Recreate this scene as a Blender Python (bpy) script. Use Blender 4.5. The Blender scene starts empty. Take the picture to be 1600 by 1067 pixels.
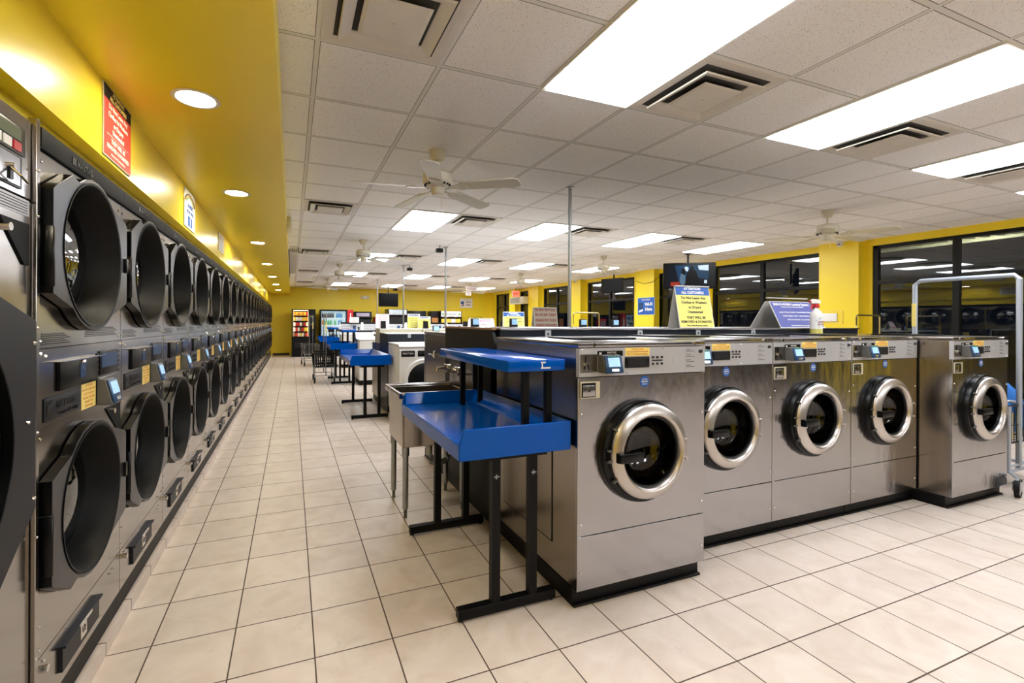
import bpy, bmesh, math, random
from mathutils import Vector, Matrix
random.seed(7)
PI = math.pi
SC = bpy.context.scene
COL = SC.collection
# ------------------------------------------------------------------ camera, world, exposure
CH = 1.322
YAW, ROLL = 0.3763, 0.0045
f_ = Vector((math.sin(YAW), math.cos(YAW), 0)); r_ = Vector((math.cos(YAW), -math.sin(YAW), 0)); u_ = Vector((0, 0, 1))
r2 = r_*math.cos(ROLL) + u_*math.sin(ROLL); u2 = -r_*math.sin(ROLL) + u_*math.cos(ROLL)
cd = bpy.data.cameras.new('camera'); cam = bpy.data.objects.new('camera', cd); COL.objects.link(cam)
m = Matrix((r2, u2, -f_)).transposed().to_4x4(); m.translation = (0, 0, CH); cam.matrix_world = m
cd.sensor_width = 36; cd.lens = 714.7/1600*36
cd.shift_x = (800-738.1)/1600; cd.shift_y = -(533.5-503.4)/1600
cd.clip_start = .02; cd.clip_end = 200
SC.camera = cam
w = bpy.data.worlds.new('night'); SC.world = w; w.use_nodes = True
w.node_tree.nodes['Background'].inputs[0].default_value = (.02, .025, .04, 1)
w.node_tree.nodes['Background'].inputs[1].default_value = .25
SC.view_settings.view_transform = 'Standard'; SC.view_settings.look = 'None'
SC.view_settings.exposure = 0.6; SC.view_settings.gamma = 1; SC.view_settings.use_curve_mapping = False
SC.cycles.max_bounces = 8; SC.cycles.diffuse_bounces = 6; SC.cycles.glossy_bounces = 4
SC.cycles.transparent_max_bounces = 12; SC.cycles.transmission_bounces = 4
SC.cycles.sample_clamp_indirect = 6; SC.cycles.caustics_reflective = False; SC.cycles.caustics_refractive = False
LIGHT = 12.0        # ceiling light panels
DOWN = 110.0         # recessed downlights over the dryer aisle

# ------------------------------------------------------------------ materials
def lin(h):
    h = h.lstrip('#'); c = [int(h[i:i+2], 16)/255 for i in (0, 2, 4)]
    return tuple(x/12.92 if x <= .04045 else ((x+.055)/1.055)**2.4 for x in c)
def newmat(name):
    m = bpy.data.materials.new(name); m.use_nodes = True
    return m, m.node_tree.nodes, m.node_tree.links, m.node_tree.nodes['Principled BSDF']
def mat(name, hexc, rough=.5, metal=0, spec=.5, coat=0, noise=0, nscale=30, emit=0, stretch=None, bump=0, rvar=0):
    m, N, L, b = newmat(name)
    c = lin(hexc)
    b.inputs['Base Color'].default_value = (*c, 1); b.inputs['Roughness'].default_value = rough
    b.inputs['Metallic'].default_value = metal; b.inputs['Specular IOR Level'].default_value = spec
    if coat: b.inputs['Coat Weight'].default_value = coat; b.inputs['Coat Roughness'].default_value = .1
    if emit: b.inputs['Emission Color'].default_value = (*c, 1); b.inputs['Emission Strength'].default_value = emit
    if name.startswith('tv_'): b.inputs['Base Color'].default_value = (.005, .005, .005, 1); b.inputs['Specular IOR Level'].default_value = .1; noise = 0
    if noise or bump or rvar:
        tc = N.new('ShaderNodeTexCoord'); mp = N.new('ShaderNodeMapping'); nz = N.new('ShaderNodeTexNoise')
        nz.inputs['Scale'].default_value = nscale; nz.inputs['Detail'].default_value = 4
        if stretch: mp.inputs['Scale'].default_value = stretch
        L.new(tc.outputs['Object'], mp.inputs[0]); L.new(mp.outputs[0], nz.inputs[0])
        if noise:
            r = N.new('ShaderNodeMapRange'); r.inputs[3].default_value = 1-noise; r.inputs[4].default_value = 1+noise
            mx = N.new('ShaderNodeVectorMath'); mx.operation = 'SCALE'; mx.inputs[0].default_value = c
            L.new(nz.outputs[0], r.inputs[0]); L.new(r.outputs[0], mx.inputs['Scale']); L.new(mx.outputs[0], b.inputs['Base Color'])
        if rvar:
            r = N.new('ShaderNodeMapRange'); r.inputs[3].default_value = max(.02, rough-rvar); r.inputs[4].default_value = rough+rvar
            L.new(nz.outputs[0], r.inputs[0]); L.new(r.outputs[0], b.inputs['Roughness'])
        if bump:
            bp = N.new('ShaderNodeBump'); bp.inputs['Strength'].default_value = bump; bp.inputs['Distance'].default_value = .002
            L.new(nz.outputs[0], bp.inputs['Height']); L.new(bp.outputs[0], b.inputs['Normal'])
    return m
STEEL = mat('brushed_steel', '#a8a6a8', .21, 1, noise=.02, nscale=2.0, stretch=(2, 2, .7), rvar=.03, bump=.35)
for n_ in STEEL.node_tree.nodes:
    if n_.type == 'BUMP': n_.inputs['Distance'].default_value = .03
STEELD = mat('stainless_side', '#a49c92', .24, 1, noise=.05, nscale=3, stretch=(8, 8, .6), rvar=.06, bump=.05)
STEELW = mat('dryer_steel', '#a5a19d', .18, 1, noise=.04, nscale=2.2, stretch=(3, 3, 1), rvar=.07, bump=.12)
CONS = mat('console_grey', '#b9babd', .38, .25, noise=.02, nscale=8)
CHROME = mat('chrome', '#dcd8d2', .13, 1)
RING = mat('door_ring_steel', '#c4beb8', .33, 1, rvar=.05, nscale=5)
BLACK = mat('black_plastic', '#040506', .3, spec=.28, noise=.1, nscale=40)
BLACKM = mat('black_matt', '#060606', .6, spec=.2, noise=.2, nscale=60)
RUBBER = mat('black_rubber', '#050505', .55, spec=.25, noise=.1, nscale=50)
BASEBLK = mat('black_base_paint', '#060505', .5, spec=.25, noise=.4, nscale=40, bump=.2)
DFACE = mat('dark_metallic_face', '#414246', .3, .8, noise=.03, nscale=20, rvar=.04)
DRUM = None
BLUE = mat('blue_laminate', '#0050b2', .13, spec=.2, noise=.03, nscale=6, rvar=.04)
BLKLEG = mat('black_leg_paint', '#060505', .45, spec=.2, noise=.15, nscale=50)
YEL = mat('yellow_paint', '#f2d62a', .42, noise=.02, nscale=3, bump=.05)
YELG = mat('yellow_gloss_paint', '#f4dc34', .3, noise=.02, nscale=3, bump=.04)
WHITE = mat('white_enamel', '#e9e9e6', .25, noise=.01, nscale=10)
WHITEM = mat('white_matt', '#e6e4de', .6, noise=.02, nscale=20)
CREAM = mat('cream_enamel', '#cfc8ad', .4, noise=.03, nscale=20)
IVORY = mat('ivory_fan', '#d8d2bf', .35, noise=.02, nscale=20)
GREYP = mat('grey_plastic', '#5c5c5a', .4, noise=.04, nscale=40)
DKGREY = mat('dark_grey', '#1a1b1f', .45, spec=.3, noise=.08, nscale=30)
NAVY = mat('navy_panel', '#141a24', .35, spec=.3, noise=.05, nscale=20)
BROWN = mat('dark_brown_panel', '#120e0b', .5, spec=.2, noise=.12, nscale=8, stretch=(1, 1, 6))
WOOD = mat('wood_edge', '#9a7550', .5, noise=.25, nscale=10, stretch=(1, 6, 20))
ORANGEW = mat('orange_wood', '#a8713a', .5, noise=.25, nscale=10, stretch=(8, 8, 1))
BRNST = mat('bronze_steel_side', '#857968', .3, 1, noise=.1, nscale=4, stretch=(8, 8, .5), rvar=.06)
GALV = mat('galvanised_pipe', '#a6a9ab', .35, .9, noise=.06, nscale=30)
RACK = mat('grey_rack_tube', '#aeb6c2', .4, .3, noise=.04, nscale=30)
GOLD = mat('brass_rack', '#c0ad74', .3, .9, noise=.04, nscale=30)
FRAME = mat('black_window_frame', '#090706', .4, spec=.3, noise=.1, nscale=20)
YSTK = mat('yellow_sticker', '#efd97a', .5, noise=.03, nscale=60)
RED = mat('red_print', '#d63d2e', .5, noise=.03, nscale=30)
REDP = mat('red_panel', '#c01f26', .35, noise=.03, nscale=10)
DRED = mat('dark_red_letters', '#8e1f24', .6)
PINK = mat('pink_letters', '#c9508a', .6)
BLUEP = mat('blue_print', '#1757a8', .5, noise=.02, nscale=30)
BLUES = mat('violet_blue_board', '#3a4296', .5, noise=.02, nscale=30)
WTXT = mat('white_letters', '#f4f2ea', .6)
BTXT = mat('dark_letters', '#2a2a2c', .6)
OTXT = mat('orange_letters', '#e2a25c', .6)
LCD = mat('lcd_green', '#4f5a3a', .3, noise=.05, nscale=40)
SCREEN = mat('reader_screen', '#8fb8dc', .2, emit=.45, noise=.2, nscale=30)
SCRBLU = mat('blue_bezel_and_reflection', '#1c3f66', .3, noise=.1, nscale=40)
LTGREY = mat('light_grey_clip', '#b8bcc0', .4, .3, noise=.05, nscale=20)
TAUPE = mat('taupe_card', '#b3a895', .7, noise=.03, nscale=20)
SIGNY = mat('sign_yellow', '#f1e676', .55, noise=.02, nscale=20)
CARD = mat('sign_white', '#e7e6e2', .6, noise=.02, nscale=20)
SIGNG = mat('sign_grey_back', '#dad9d6', .6, noise=.03, nscale=20)
REDTXT = mat('red_letters', '#c8383a', .6)
GREENP = mat('green_print', '#3f9a58', .5)
BLUET = mat('blue_garment', '#1f6fc4', .7, noise=.1, nscale=20)
LIQ = mat('yellow_cleaner', '#e8e07a', .25, noise=.03, nscale=20)
EXITM = mat('exit_red_lit', '#ff6b58', .5, emit=1.2, noise=.05, nscale=30)
NBASE = mat('dark_base_board', '#3a2616', .5, noise=.1, nscale=10)
VENTM = mat('diffuser_paint', '#dcd6cc', .45, noise=.1, nscale=7)
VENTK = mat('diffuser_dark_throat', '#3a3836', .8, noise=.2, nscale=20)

def emitmat(name, hexc, strength):
    m, N, L, b = newmat(name)
    b.inputs['Base Color'].default_value = (.8, .8, .8, 1)
    b.inputs['Emission Color'].default_value = (*lin(hexc), 1); b.inputs['Emission Strength'].default_value = strength
    tc = N.new('ShaderNodeTexCoord'); nz = N.new('ShaderNodeTexNoise'); nz.inputs['Scale'].default_value = 200
    bp = N.new('ShaderNodeBump'); bp.inputs['Strength'].default_value = .1
    L.new(tc.outputs['Object'], nz.inputs[0]); L.new(nz.outputs[0], bp.inputs['Height']); L.new(bp.outputs[0], b.inputs['Normal'])
    return m
PANEL = emitmat('lit_diffuser', '#f6f9ff', LIGHT)
LAMP = emitmat('downlight_lamp', '#fff3d8', DOWN)
VLIT = emitmat('vending_backlight', '#bfe4f0', .45)
VLITW = emitmat('snack_backlight', '#ffe0b0', 4)

def glassmat(name, tint, ior, rough=0.0, trans=1.0):
    m, N, L, b = newmat(name); N.remove(b)
    out = [n for n in N if n.type == 'OUTPUT_MATERIAL'][0]
    t = N.new('ShaderNodeBsdfTransparent'); t.inputs[0].default_value = (*lin(tint), 1)
    g = N.new('ShaderNodeBsdfGlossy'); g.inputs['Roughness'].default_value = rough
    lw = N.new('ShaderNodeLayerWeight'); lw.inputs[0].default_value = .5          # facing = 1 - |cos|
    p5 = N.new('ShaderNodeMath'); p5.operation = 'POWER'; L.new(lw.outputs['Facing'], p5.inputs[0]); p5.inputs[1].default_value = 5
    fr = N.new('ShaderNodeMath'); fr.operation = 'MULTIPLY_ADD'; L.new(p5.outputs[0], fr.inputs[0]); fr.inputs[1].default_value = 1-ior; fr.inputs[2].default_value = ior
    mx = N.new('ShaderNodeMixShader'); L.new(fr.outputs[0], mx.inputs[0]); L.new(t.outputs[0], mx.inputs[1]); L.new(g.outputs[0], mx.inputs[2])
    L.new(mx.outputs[0], out.inputs[0]); return m
GLASS = glassmat('window_glass', '#c9cfcf', .10)
DGLASS = glassmat('dryer_glass', '#a0a8a8', .24)
WGLASS = glassmat('washer_glass', '#6a7074', .06)

def drummat():
    m, N, L, b = newmat('perforated_drum')
    tc = N.new('ShaderNodeTexCoord'); mp = N.new('ShaderNodeMapping'); mp.inputs['Scale'].default_value = (45, 45, 45)
    v = N.new('ShaderNodeTexVoronoi'); v.inputs['Randomness'].default_value = .1; v.inputs['Scale'].default_value = 1
    r = N.new('ShaderNodeValToRGB'); r.color_ramp.elements[0].position = .25; r.color_ramp.elements[1].position = .33
    r.color_ramp.elements[0].color = (.004, .004, .004, 1); r.color_ramp.elements[1].color = (.02, .022, .022, 1)
    L.new(tc.outputs['Object'], mp.inputs[0]); L.new(mp.outputs[0], v.inputs[0]); L.new(v.outputs['Distance'], r.inputs[0]); L.new(r.outputs[0], b.inputs['Base Color'])
    b.inputs['Metallic'].default_value = .3; b.inputs['Roughness'].default_value = .3; b.inputs['Specular IOR Level'].default_value = .3
    return m
DRUM = drummat()

def math_node(N, L, op, a, b_=None, c_=None):
    n = N.new('ShaderNodeMath'); n.operation = op
    for i, x in enumerate((a, b_, c_)):
        if x is None: continue
        if isinstance(x, (int, float)): n.inputs[i].default_value = x
        else: L.new(x, n.inputs[i])
    return n.outputs[0]
def floormat():
    m, N, L, b = newmat('beige_floor_tile')
    S = .3075
    tc = N.new('ShaderNodeTexCoord'); sp = N.new('ShaderNodeSeparateXYZ'); L.new(tc.outputs['Object'], sp.inputs[0])
    def cell(o, off):
        q = math_node(N, L, 'DIVIDE', math_node(N, L, 'SUBTRACT', o, off), S)
        fl = math_node(N, L, 'FLOOR', q); fr = math_node(N, L, 'SUBTRACT', q, fl)
        d = math_node(N, L, 'ABSOLUTE', math_node(N, L, 'SUBTRACT', fr, .5))
        return fl, d
    fx, dx = cell(sp.outputs[0], .0907); fy, dy = cell(sp.outputs[1], .0526)
    mxd = math_node(N, L, 'MAXIMUM', dx, dy)
    gr = N.new('ShaderNodeMapRange'); gr.inputs[1].default_value = .4895; gr.inputs[2].default_value = .4925; L.new(mxd, gr.inputs[0])
    cx = N.new('ShaderNodeCombineXYZ'); L.new(fx, cx.inputs[0]); L.new(fy, cx.inputs[1])
    wn = N.new('ShaderNodeTexWhiteNoise'); L.new(cx.outputs[0], wn.inputs[0])
    ad = N.new('ShaderNodeVectorMath'); ad.operation = 'MULTIPLY_ADD'; L.new(cx.outputs[0], ad.inputs[0]); ad.inputs[1].default_value = (3.7, 5.1, 1); L.new(tc.outputs['Object'], ad.inputs[2])
    n1 = N.new('ShaderNodeTexNoise'); n1.inputs['Scale'].default_value = 5; n1.inputs['Detail'].default_value = 6; n1.inputs['Distortion'].default_value = 1.2; L.new(ad.outputs[0], n1.inputs[0])
    rp = N.new('ShaderNodeValToRGB'); e = rp.color_ramp.elements
    e[0].position = .3; e[0].color = (*lin('#cdbeb0'), 1); e[1].position = .75; e[1].color = (*lin('#ddd1c6'), 1)
    L.new(n1.outputs[0], rp.inputs[0])
    n2 = N.new('ShaderNodeTexNoise'); n2.inputs['Scale'].default_value = 14; n2.inputs['Detail'].default_value = 8; n2.inputs['Roughness'].default_value = .7; L.new(ad.outputs[0], n2.inputs[0])
    sc = N.new('ShaderNodeMapRange'); sc.inputs[1].default_value = .3; sc.inputs[2].default_value = .42; sc.inputs[3].default_value = .9; sc.inputs[4].default_value = 1; L.new(n2.outputs[0], sc.inputs[0])
    tv = N.new('ShaderNodeMapRange'); tv.inputs[3].default_value = .95; tv.inputs[4].default_value = 1.04; L.new(wn.outputs[0], tv.inputs[0])
    mu = math_node(N, L, 'MULTIPLY', sc.outputs[0], tv.outputs[0])
    vm = N.new('ShaderNodeVectorMath'); vm.operation = 'SCALE'; L.new(rp.outputs[0], vm.inputs[0]); L.new(mu, vm.inputs['Scale'])
    mx = N.new('ShaderNodeMix'); mx.data_type = 'RGBA'; L.new(gr.outputs[0], mx.inputs[0]); L.new(vm.outputs[0], mx.inputs[6]); mx.inputs[7].default_value = (*lin('#4f4034'), 1)
    L.new(mx.outputs[2], b.inputs['Base Color'])
    rr = N.new('ShaderNodeMapRange'); rr.inputs[3].default_value = .38; rr.inputs[4].default_value = .8; L.new(gr.outputs[0], rr.inputs[0]); L.new(rr.outputs[0], b.inputs['Roughness'])
    b.inputs['Specular IOR Level'].default_value = .4
    bp = N.new('ShaderNodeBump'); bp.inputs['Strength'].default_value = .5; bp.inputs['Distance'].default_value = .002; bp.invert = True
    L.new(gr.outputs[0], bp.inputs['Height']); L.new(bp.outputs[0], b.inputs['Normal'])
    return m
FLOORM = floormat()
def ceilmat():
    m, N, L, b = newmat('acoustic_ceiling_tile')
    S = .61
    tc = N.new('ShaderNodeTexCoord'); sp = N.new('ShaderNodeSeparateXYZ'); L.new(tc.outputs['Object'], sp.inputs[0])
    def d(o, off):
        q = math_node(N, L, 'DIVIDE', math_node(N, L, 'SUBTRACT', o, off), S)
        return math_node(N, L, 'FLOOR', q), math_node(N, L, 'ABSOLUTE', math_node(N, L, 'SUBTRACT', math_node(N, L, 'FRACT', q), .5))
    fx, dx = d(sp.outputs[0], .111); fy, dy = d(sp.outputs[1], .48)
    mxd = math_node(N, L, 'MAXIMUM', dx, dy)
    bar = math_node(N, L, 'GREATER_THAN', mxd, .481)
    e1 = math_node(N, L, 'GREATER_THAN', mxd, .4745)
    edge = math_node(N, L, 'SUBTRACT', e1, bar)
    v = N.new('ShaderNodeTexVoronoi'); v.inputs['Scale'].default_value = 110; L.new(tc.outputs['Object'], v.inputs[0])
    n = N.new('ShaderNodeTexNoise'); n.inputs['Scale'].default_value = 160; n.inputs['Detail'].default_value = 3; L.new(tc.outputs['Object'], n.inputs[0])
    dots = math_node(N, L, 'LESS_THAN', v.outputs['Distance'], .22)
    thin = math_node(N, L, 'GREATER_THAN', n.outputs[0], .5)
    dots = math_node(N, L, 'MULTIPLY', dots, thin)
    cx = N.new('ShaderNodeCombineXYZ'); L.new(fx, cx.inputs[0]); L.new(fy, cx.inputs[1])
    wn = N.new('ShaderNodeTexWhiteNoise'); L.new(cx.outputs[0], wn.inputs[0])
    tv = N.new('ShaderNodeMapRange'); tv.inputs[3].default_value = .95; tv.inputs[4].default_value = 1.03; L.new(wn.outputs[0], tv.inputs[0])
    vm = N.new('ShaderNodeVectorMath'); vm.operation = 'SCALE'; vm.inputs[0].default_value = lin('#f6f4f3'); L.new(tv.outputs[0], vm.inputs['Scale'])
    a = N.new('ShaderNodeMix'); a.data_type = 'RGBA'; L.new(math_node(N, L, 'MULTIPLY', dots, .85), a.inputs[0]); L.new(vm.outputs[0], a.inputs[6]); a.inputs[7].default_value = (*lin('#6f665c'), 1)
    c = N.new('ShaderNodeMix'); c.data_type = 'RGBA'; L.new(bar, c.inputs[0]); L.new(a.outputs[2], c.inputs[6]); c.inputs[7].default_value = (*lin('#e2e1dd'), 1)
    g = N.new('ShaderNodeMix'); g.data_type = 'RGBA'; L.new(math_node(N, L, 'MULTIPLY', edge, .85), g.inputs[0]); L.new(c.outputs[2], g.inputs[6]); g.inputs[7].default_value = (*lin('#6b655c'), 1)
    L.new(g.outputs[2], b.inputs['Base Color']); b.inputs['Roughness'].default_value = .85; b.inputs['Specular IOR Level'].default_value = .2
    return m
CEILM = ceilmat()

# ------------------------------------------------------------------ geometry helpers
class MB:
    def __init__(s): s.bm = bmesh.new()
    def _t(s, vs, M):
        if M is not None: bmesh.ops.transform(s.bm, matrix=M, verts=vs)
    def box(s, x0, x1, y0, y1, z0, z1, m=0, M=None, bev=0):
        r = bmesh.ops.create_cube(s.bm, size=1)['verts']
        for v in r: v.co = Vector(((x0+x1)/2+v.co.x*(x1-x0), (y0+y1)/2+v.co.y*(y1-y0), (z0+z1)/2+v.co.z*(z1-z0)))
        fs = set(f for v in r for f in v.link_faces)
        for f in fs: f.material_index = m
        if bev:
            es = list(set(e for v in r for e in v.link_edges))
            o = bmesh.ops.bevel(s.bm, geom=es, offset=bev, segments=2, affect='EDGES', profile=.5)
            for f in o['faces']: f.material_index = m
            r = list(set(v for f in o['faces'] for v in f.verts) | set(v for v in r if v.is_valid))
        s._t(r, M); return s
    def cyl(s, p0, p1, r0, r1=None, seg=16, m=0, cap=True, M=None):
        p0 = Vector(p0); p1 = Vector(p1); r1 = r0 if r1 is None else r1
        d = p1-p0; q = d.to_track_quat('Z', 'Y').to_matrix().to_4x4()
        A = []; B = []
        for i in range(seg):
            a = 2*PI*i/seg; c = Vector((math.cos(a), math.sin(a), 0))
            A.append(s.bm.verts.new(p0 + q.to_3x3() @ (c*r0))); B.append(s.bm.verts.new(p1 + q.to_3x3() @ (c*r1)))
        for i in range(seg):
            j = (i+1) % seg; s.bm.faces.new((A[i], A[j], B[j], B[i])).material_index = m
        if cap:
            s.bm.faces.new(A[::-1]).material_index = m; s.bm.faces.new(B).material_index = m
        s._t(A+B, M); return s
    def lathe(s, prof, seg=32, m=0, M=None, close=False, ms=None):
        rings = []
        for (r, h) in prof:
            rings.append([s.bm.verts.new((r*math.cos(2*PI*i/seg), r*math.sin(2*PI*i/seg), h)) for i in range(seg)] if r > 1e-6 else [s.bm.verts.new((0, 0, h))])
        n = len(rings)
        for k in range(n if close else n-1):
            a = rings[k]; b = rings[(k+1) % n]; mi = ms[k] if ms else m
            for i in range(seg):
                j = (i+1) % seg
                if len(a) == 1: f = s.bm.faces.new((a[0], b[i], b[j]))
                elif len(b) == 1: f = s.bm.faces.new((a[i], a[j], b[0]))
                else: f = s.bm.faces.new((a[i], a[j], b[j], b[i]))
                f.material_index = mi
        s._t([v for r in rings for v in r], M); return s
    def prism(s, pts, h0, h1, m=0, M=None, m_side=None):
        A = [s.bm.verts.new((x, y, h0)) for x, y in pts]; B = [s.bm.verts.new((x, y, h1)) for x, y in pts]
        n = len(pts)
        s.bm.faces.new(A[::-1]).material_index = m; s.bm.faces.new(B).material_index = m
        for i in range(n):
            j = (i+1) % n; s.bm.faces.new((A[i], A[j], B[j], B[i])).material_index = m if m_side is None else m_side
        s._t(A+B, M); return s
    def holed(s, outer, c, r, h0, h1, seg=40, m=0, m_side=None, m_in=None, M=None):
        """prism of outline `outer` with a round hole"""
        m_side = m if m_side is None else m_side; m_in = m if m_in is None else m_in
        ang = sorted(set([round(2*PI*i/seg, 6) for i in range(seg)] + [round(math.atan2(y-c[1], x-c[0]) % (2*PI), 6) for x, y in outer]))
        def hit(a):
            dx, dy = math.cos(a), math.sin(a); best = None
            n = len(outer)
            for i in range(n):
                x1, y1 = outer[i]; x2, y2 = outer[(i+1) % n]
                ex, ey = x2-x1, y2-y1; den = dx*ey-dy*ex
                if abs(den) < 1e-12: continue
                t = ((x1-c[0])*ey-(y1-c[1])*ex)/den; u = ((x1-c[0])*dy-(y1-c[1])*dx)/den
                if t > 0 and -1e-6 <= u <= 1+1e-6 and (best is None or t < best): best = t
            return (c[0]+dx*best, c[1]+dy*best)
        O = [hit(a) for a in ang]; I = [(c[0]+r*math.cos(a), c[1]+r*math.sin(a)) for a in ang]
        vs = [[s.bm.verts.new((x, y, h)) for x, y in P] for P in (O, I) for h in (h0, h1)]
        O0, O1, I0, I1 = vs; n = len(ang)
        for i in range(n):
            j = (i+1) % n
            s.bm.faces.new((O1[i], O1[j], I1[j], I1[i])).material_index = m
            s.bm.faces.new((O0[j], O0[i], I0[i], I0[j])).material_index = m
            s.bm.faces.new((O0[i], O0[j], O1[j], O1[i])).material_index = m_side
            s.bm.faces.new((I0[j], I0[i], I1[i], I1[j])).material_index = m_in
        s._t([v for l in vs for v in l], M); return s
    def tube(s, path, r, seg=8, m=0, M=None):
        path = [Vector(p) for p in path]; rings = []
        for i, p in enumerate(path):
            d = (path[min(i+1, len(path)-1)]-path[max(i-1, 0)]).normalized()
            q = d.to_track_quat('Z', 'Y').to_matrix()
            rings.append([s.bm.verts.new(p+q @ Vector((math.cos(2*PI*k/seg)*r, math.sin(2*PI*k/seg)*r, 0))) for k in range(seg)])
        for a, b in zip(rings, rings[1:]):
            # match nearest start vertex to avoid twists
            o = min(range(seg), key=lambda k: (b[k].co-a[0].co).length)
            for i in range(seg): s.bm.faces.new((a[i], a[(i+1) % seg], b[(i+1+o) % seg], b[(i+o) % seg])).material_index = m
            if o: rings[rings.index(b)] = b[o:]+b[:o]; b[:] = b[o:]+b[:o]
        s.bm.faces.new(rings[0][::-1]).material_index = m; s.bm.faces.new(rings[-1]).material_index = m
        s._t([v for l in rings for v in l], M); return s
    def quad(s, pts, m=0, M=None):
        v = [s.bm.verts.new(p) for p in pts]; s.bm.faces.new(v).material_index = m; s._t(v, M); return s
    def ball(s, c, r, m=0, seg=8, M=None):
        v = bmesh.ops.create_icosphere(s.bm, subdivisions=1 if seg < 10 else 2, radius=r)['verts']
        for x in v: x.co += Vector(c)
        for f in set(f for x in v for f in x.link_faces): f.material_index = m
        s._t(v, M); return s
    def text(s, body, size, M, m=0, align='CENTER', width=None, bold=0, depth=.0006):
        cu = bpy.data.curves.new('t', 'FONT'); cu.body = body; cu.size = size; cu.align_x = align; cu.align_y = 'CENTER'
        cu.extrude = depth; cu.offset = bold*size; cu.resolution_u = 2
        o = bpy.data.objects.new('t', cu); COL.objects.link(o); bpy.context.view_layer.update()
        me = bpy.data.meshes.new_from_object(o.evaluated_get(bpy.context.evaluated_depsgraph_get()))
        bpy.data.objects.remove(o); bpy.data.curves.remove(cu)
        if len(me.vertices):
            if width:
                xs = [v.co.x for v in me.vertices]; wd = max(xs)-min(xs)
                if wd > width:
                    for v in me.vertices: v.co.x *= width/wd
            b2 = bmesh.new(); b2.from_mesh(me); mp = {}
            for v in b2.verts: mp[v.index] = s.bm.verts.new(M @ v.co)
            for f in b2.faces:
                try: s.bm.faces.new([mp[v.index] for v in f.verts]).material_index = m
                except ValueError: pass
            b2.free()
        bpy.data.meshes.remove(me); return s
    def build(s, name, mats, parent=None, loc=(0, 0, 0), smooth=True, bevel=0, rot=None, sharp=35):
        if not isinstance(mats, (list, tuple)): mats = [mats]
        bmesh.ops.recalc_face_normals(s.bm, faces=s.bm.faces)
        me = bpy.data.meshes.new(name); s.bm.to_mesh(me); s.bm.free()
        for x in mats: me.materials.append(x)
        if smooth:
            me.polygons.foreach_set('use_smooth', [True]*len(me.polygons)); me.set_sharp_from_angle(angle=math.radians(sharp))
        o = bpy.data.objects.new(name, me); COL.objects.link(o); o.location = loc
        if rot: o.rotation_euler = rot
        if parent: o.parent = parent
        if bevel:
            b = o.modifiers.new('bevel', 'BEVEL'); b.width = bevel; b.segments = 2; b.limit_method = 'ANGLE'; b.angle_limit = .7
        return o
def tag(o, label=None, cat=None, group=None, kind=None):
    if label: o['label'] = label
    if cat: o['category'] = cat
    if group: o['group'] = group
    if kind: o['kind'] = kind
    return o
def thing(name, label, cat, loc=(0, 0, 0), rz=0, group=None):
    o = bpy.data.objects.new(name, None); COL.objects.link(o); o.location = loc; o.rotation_euler = (0, 0, rz)
    o.empty_display_size = .1
    return tag(o, label, cat, group)
def struct(o): o['kind'] = 'structure'; return o
KIDS = {}
def copy_tree(o, parent=None):
    c = o.copy(); COL.objects.link(c)
    if parent: c.parent = parent
    for ch in [x for x in bpy.data.objects if x.parent == o and x != c]: copy_tree(ch, c)
    return c
def dup(src, loc, rz=None, label=None, group=None):
    c = copy_tree(src); c.location = loc
    if rz is not None: c.rotation_euler = (0, 0, rz)
    if label: c['label'] = label
    if group: c['group'] = group
    return c
ORD = ['first', 'second', 'third', 'fourth', 'fifth', 'sixth', 'seventh', 'eighth', 'ninth', 'tenth', 'eleventh', 'twelfth', 'thirteenth', 'fourteenth', 'fifteenth', 'sixteenth', 'seventeenth', 'eighteenth', 'nineteenth', 'twentieth', 'twenty-first', 'twenty-second', 'twenty-third', 'twenty-fourth']
def face(o, r, u):
    """matrix whose local x,y run along r,u from origin o (z = outward normal)"""
    r = Vector(r).normalized(); u = Vector(u).normalized(); n = r.cross(u)
    M = Matrix((r, u, n)).transposed().to_4x4(); M.translation = Vector(o); return M

# ------------------------------------------------------------------ room shell
ZC = 2.674; YB = 19.3; YF = -4.6; XW = 8.6; XD = -.69
def slab(name, mats, x0, x1, y0, y1, z0, z1):
    return struct(MB().box(x0, x1, y0, y1, z0, z1).build(name, mats, smooth=False))
slab('floor', FLOORM, -1.7, XW+.1, YF-.1, YB+.1, -.1, 0)
slab('ceiling', CEILM, -.07, XW+.1, YF-.1, YB+.1, ZC, ZC+.1)
slab('wall_back', YEL, -1.7, XW+.1, YB, YB+.15, 0, ZC+.1)
b = MB(); b.box(-1.7, XW+.1, YF-.15, YF, 2.45, ZC+.1)
fo = [(-.6, 2.0), (2.2, 4.9), (5.1, 8.45)]; x = -1.7
for a, c in fo: b.box(x, a, YF-.15, YF, 0, 2.45); x = c
b.box(x, XW+.1, YF-.15, YF, 0, 2.45)
struct(b.build('wall_front', YEL, smooth=False))
FRONT_OPENINGS = fo
# left wall: the painted bulkhead that comes down above the dryers, plus the wall behind them
b = MB(); b.box(-1.75, -1.6, YF, YB, 0, 2.5); b.box(-1.6, -.79, YF, YB, 2.057, 2.42); b.box(-1.6, -.865, YF, YB, 1.89, 2.057)
struct(b.build('wall_left', YELG, smooth=False))
slab('trim_1', YELG, -.80, -.07, YF, YB, 2.40, 2.62)
struct(MB().box(-.085, -.062, YF, YB, 2.395, ZC).build('trim_2', YELG, smooth=False))
struct(MB().box(-1.6, -.085, YF, YB, 2.62, ZC+.1).build('trim_3', YELG, smooth=False))
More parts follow.
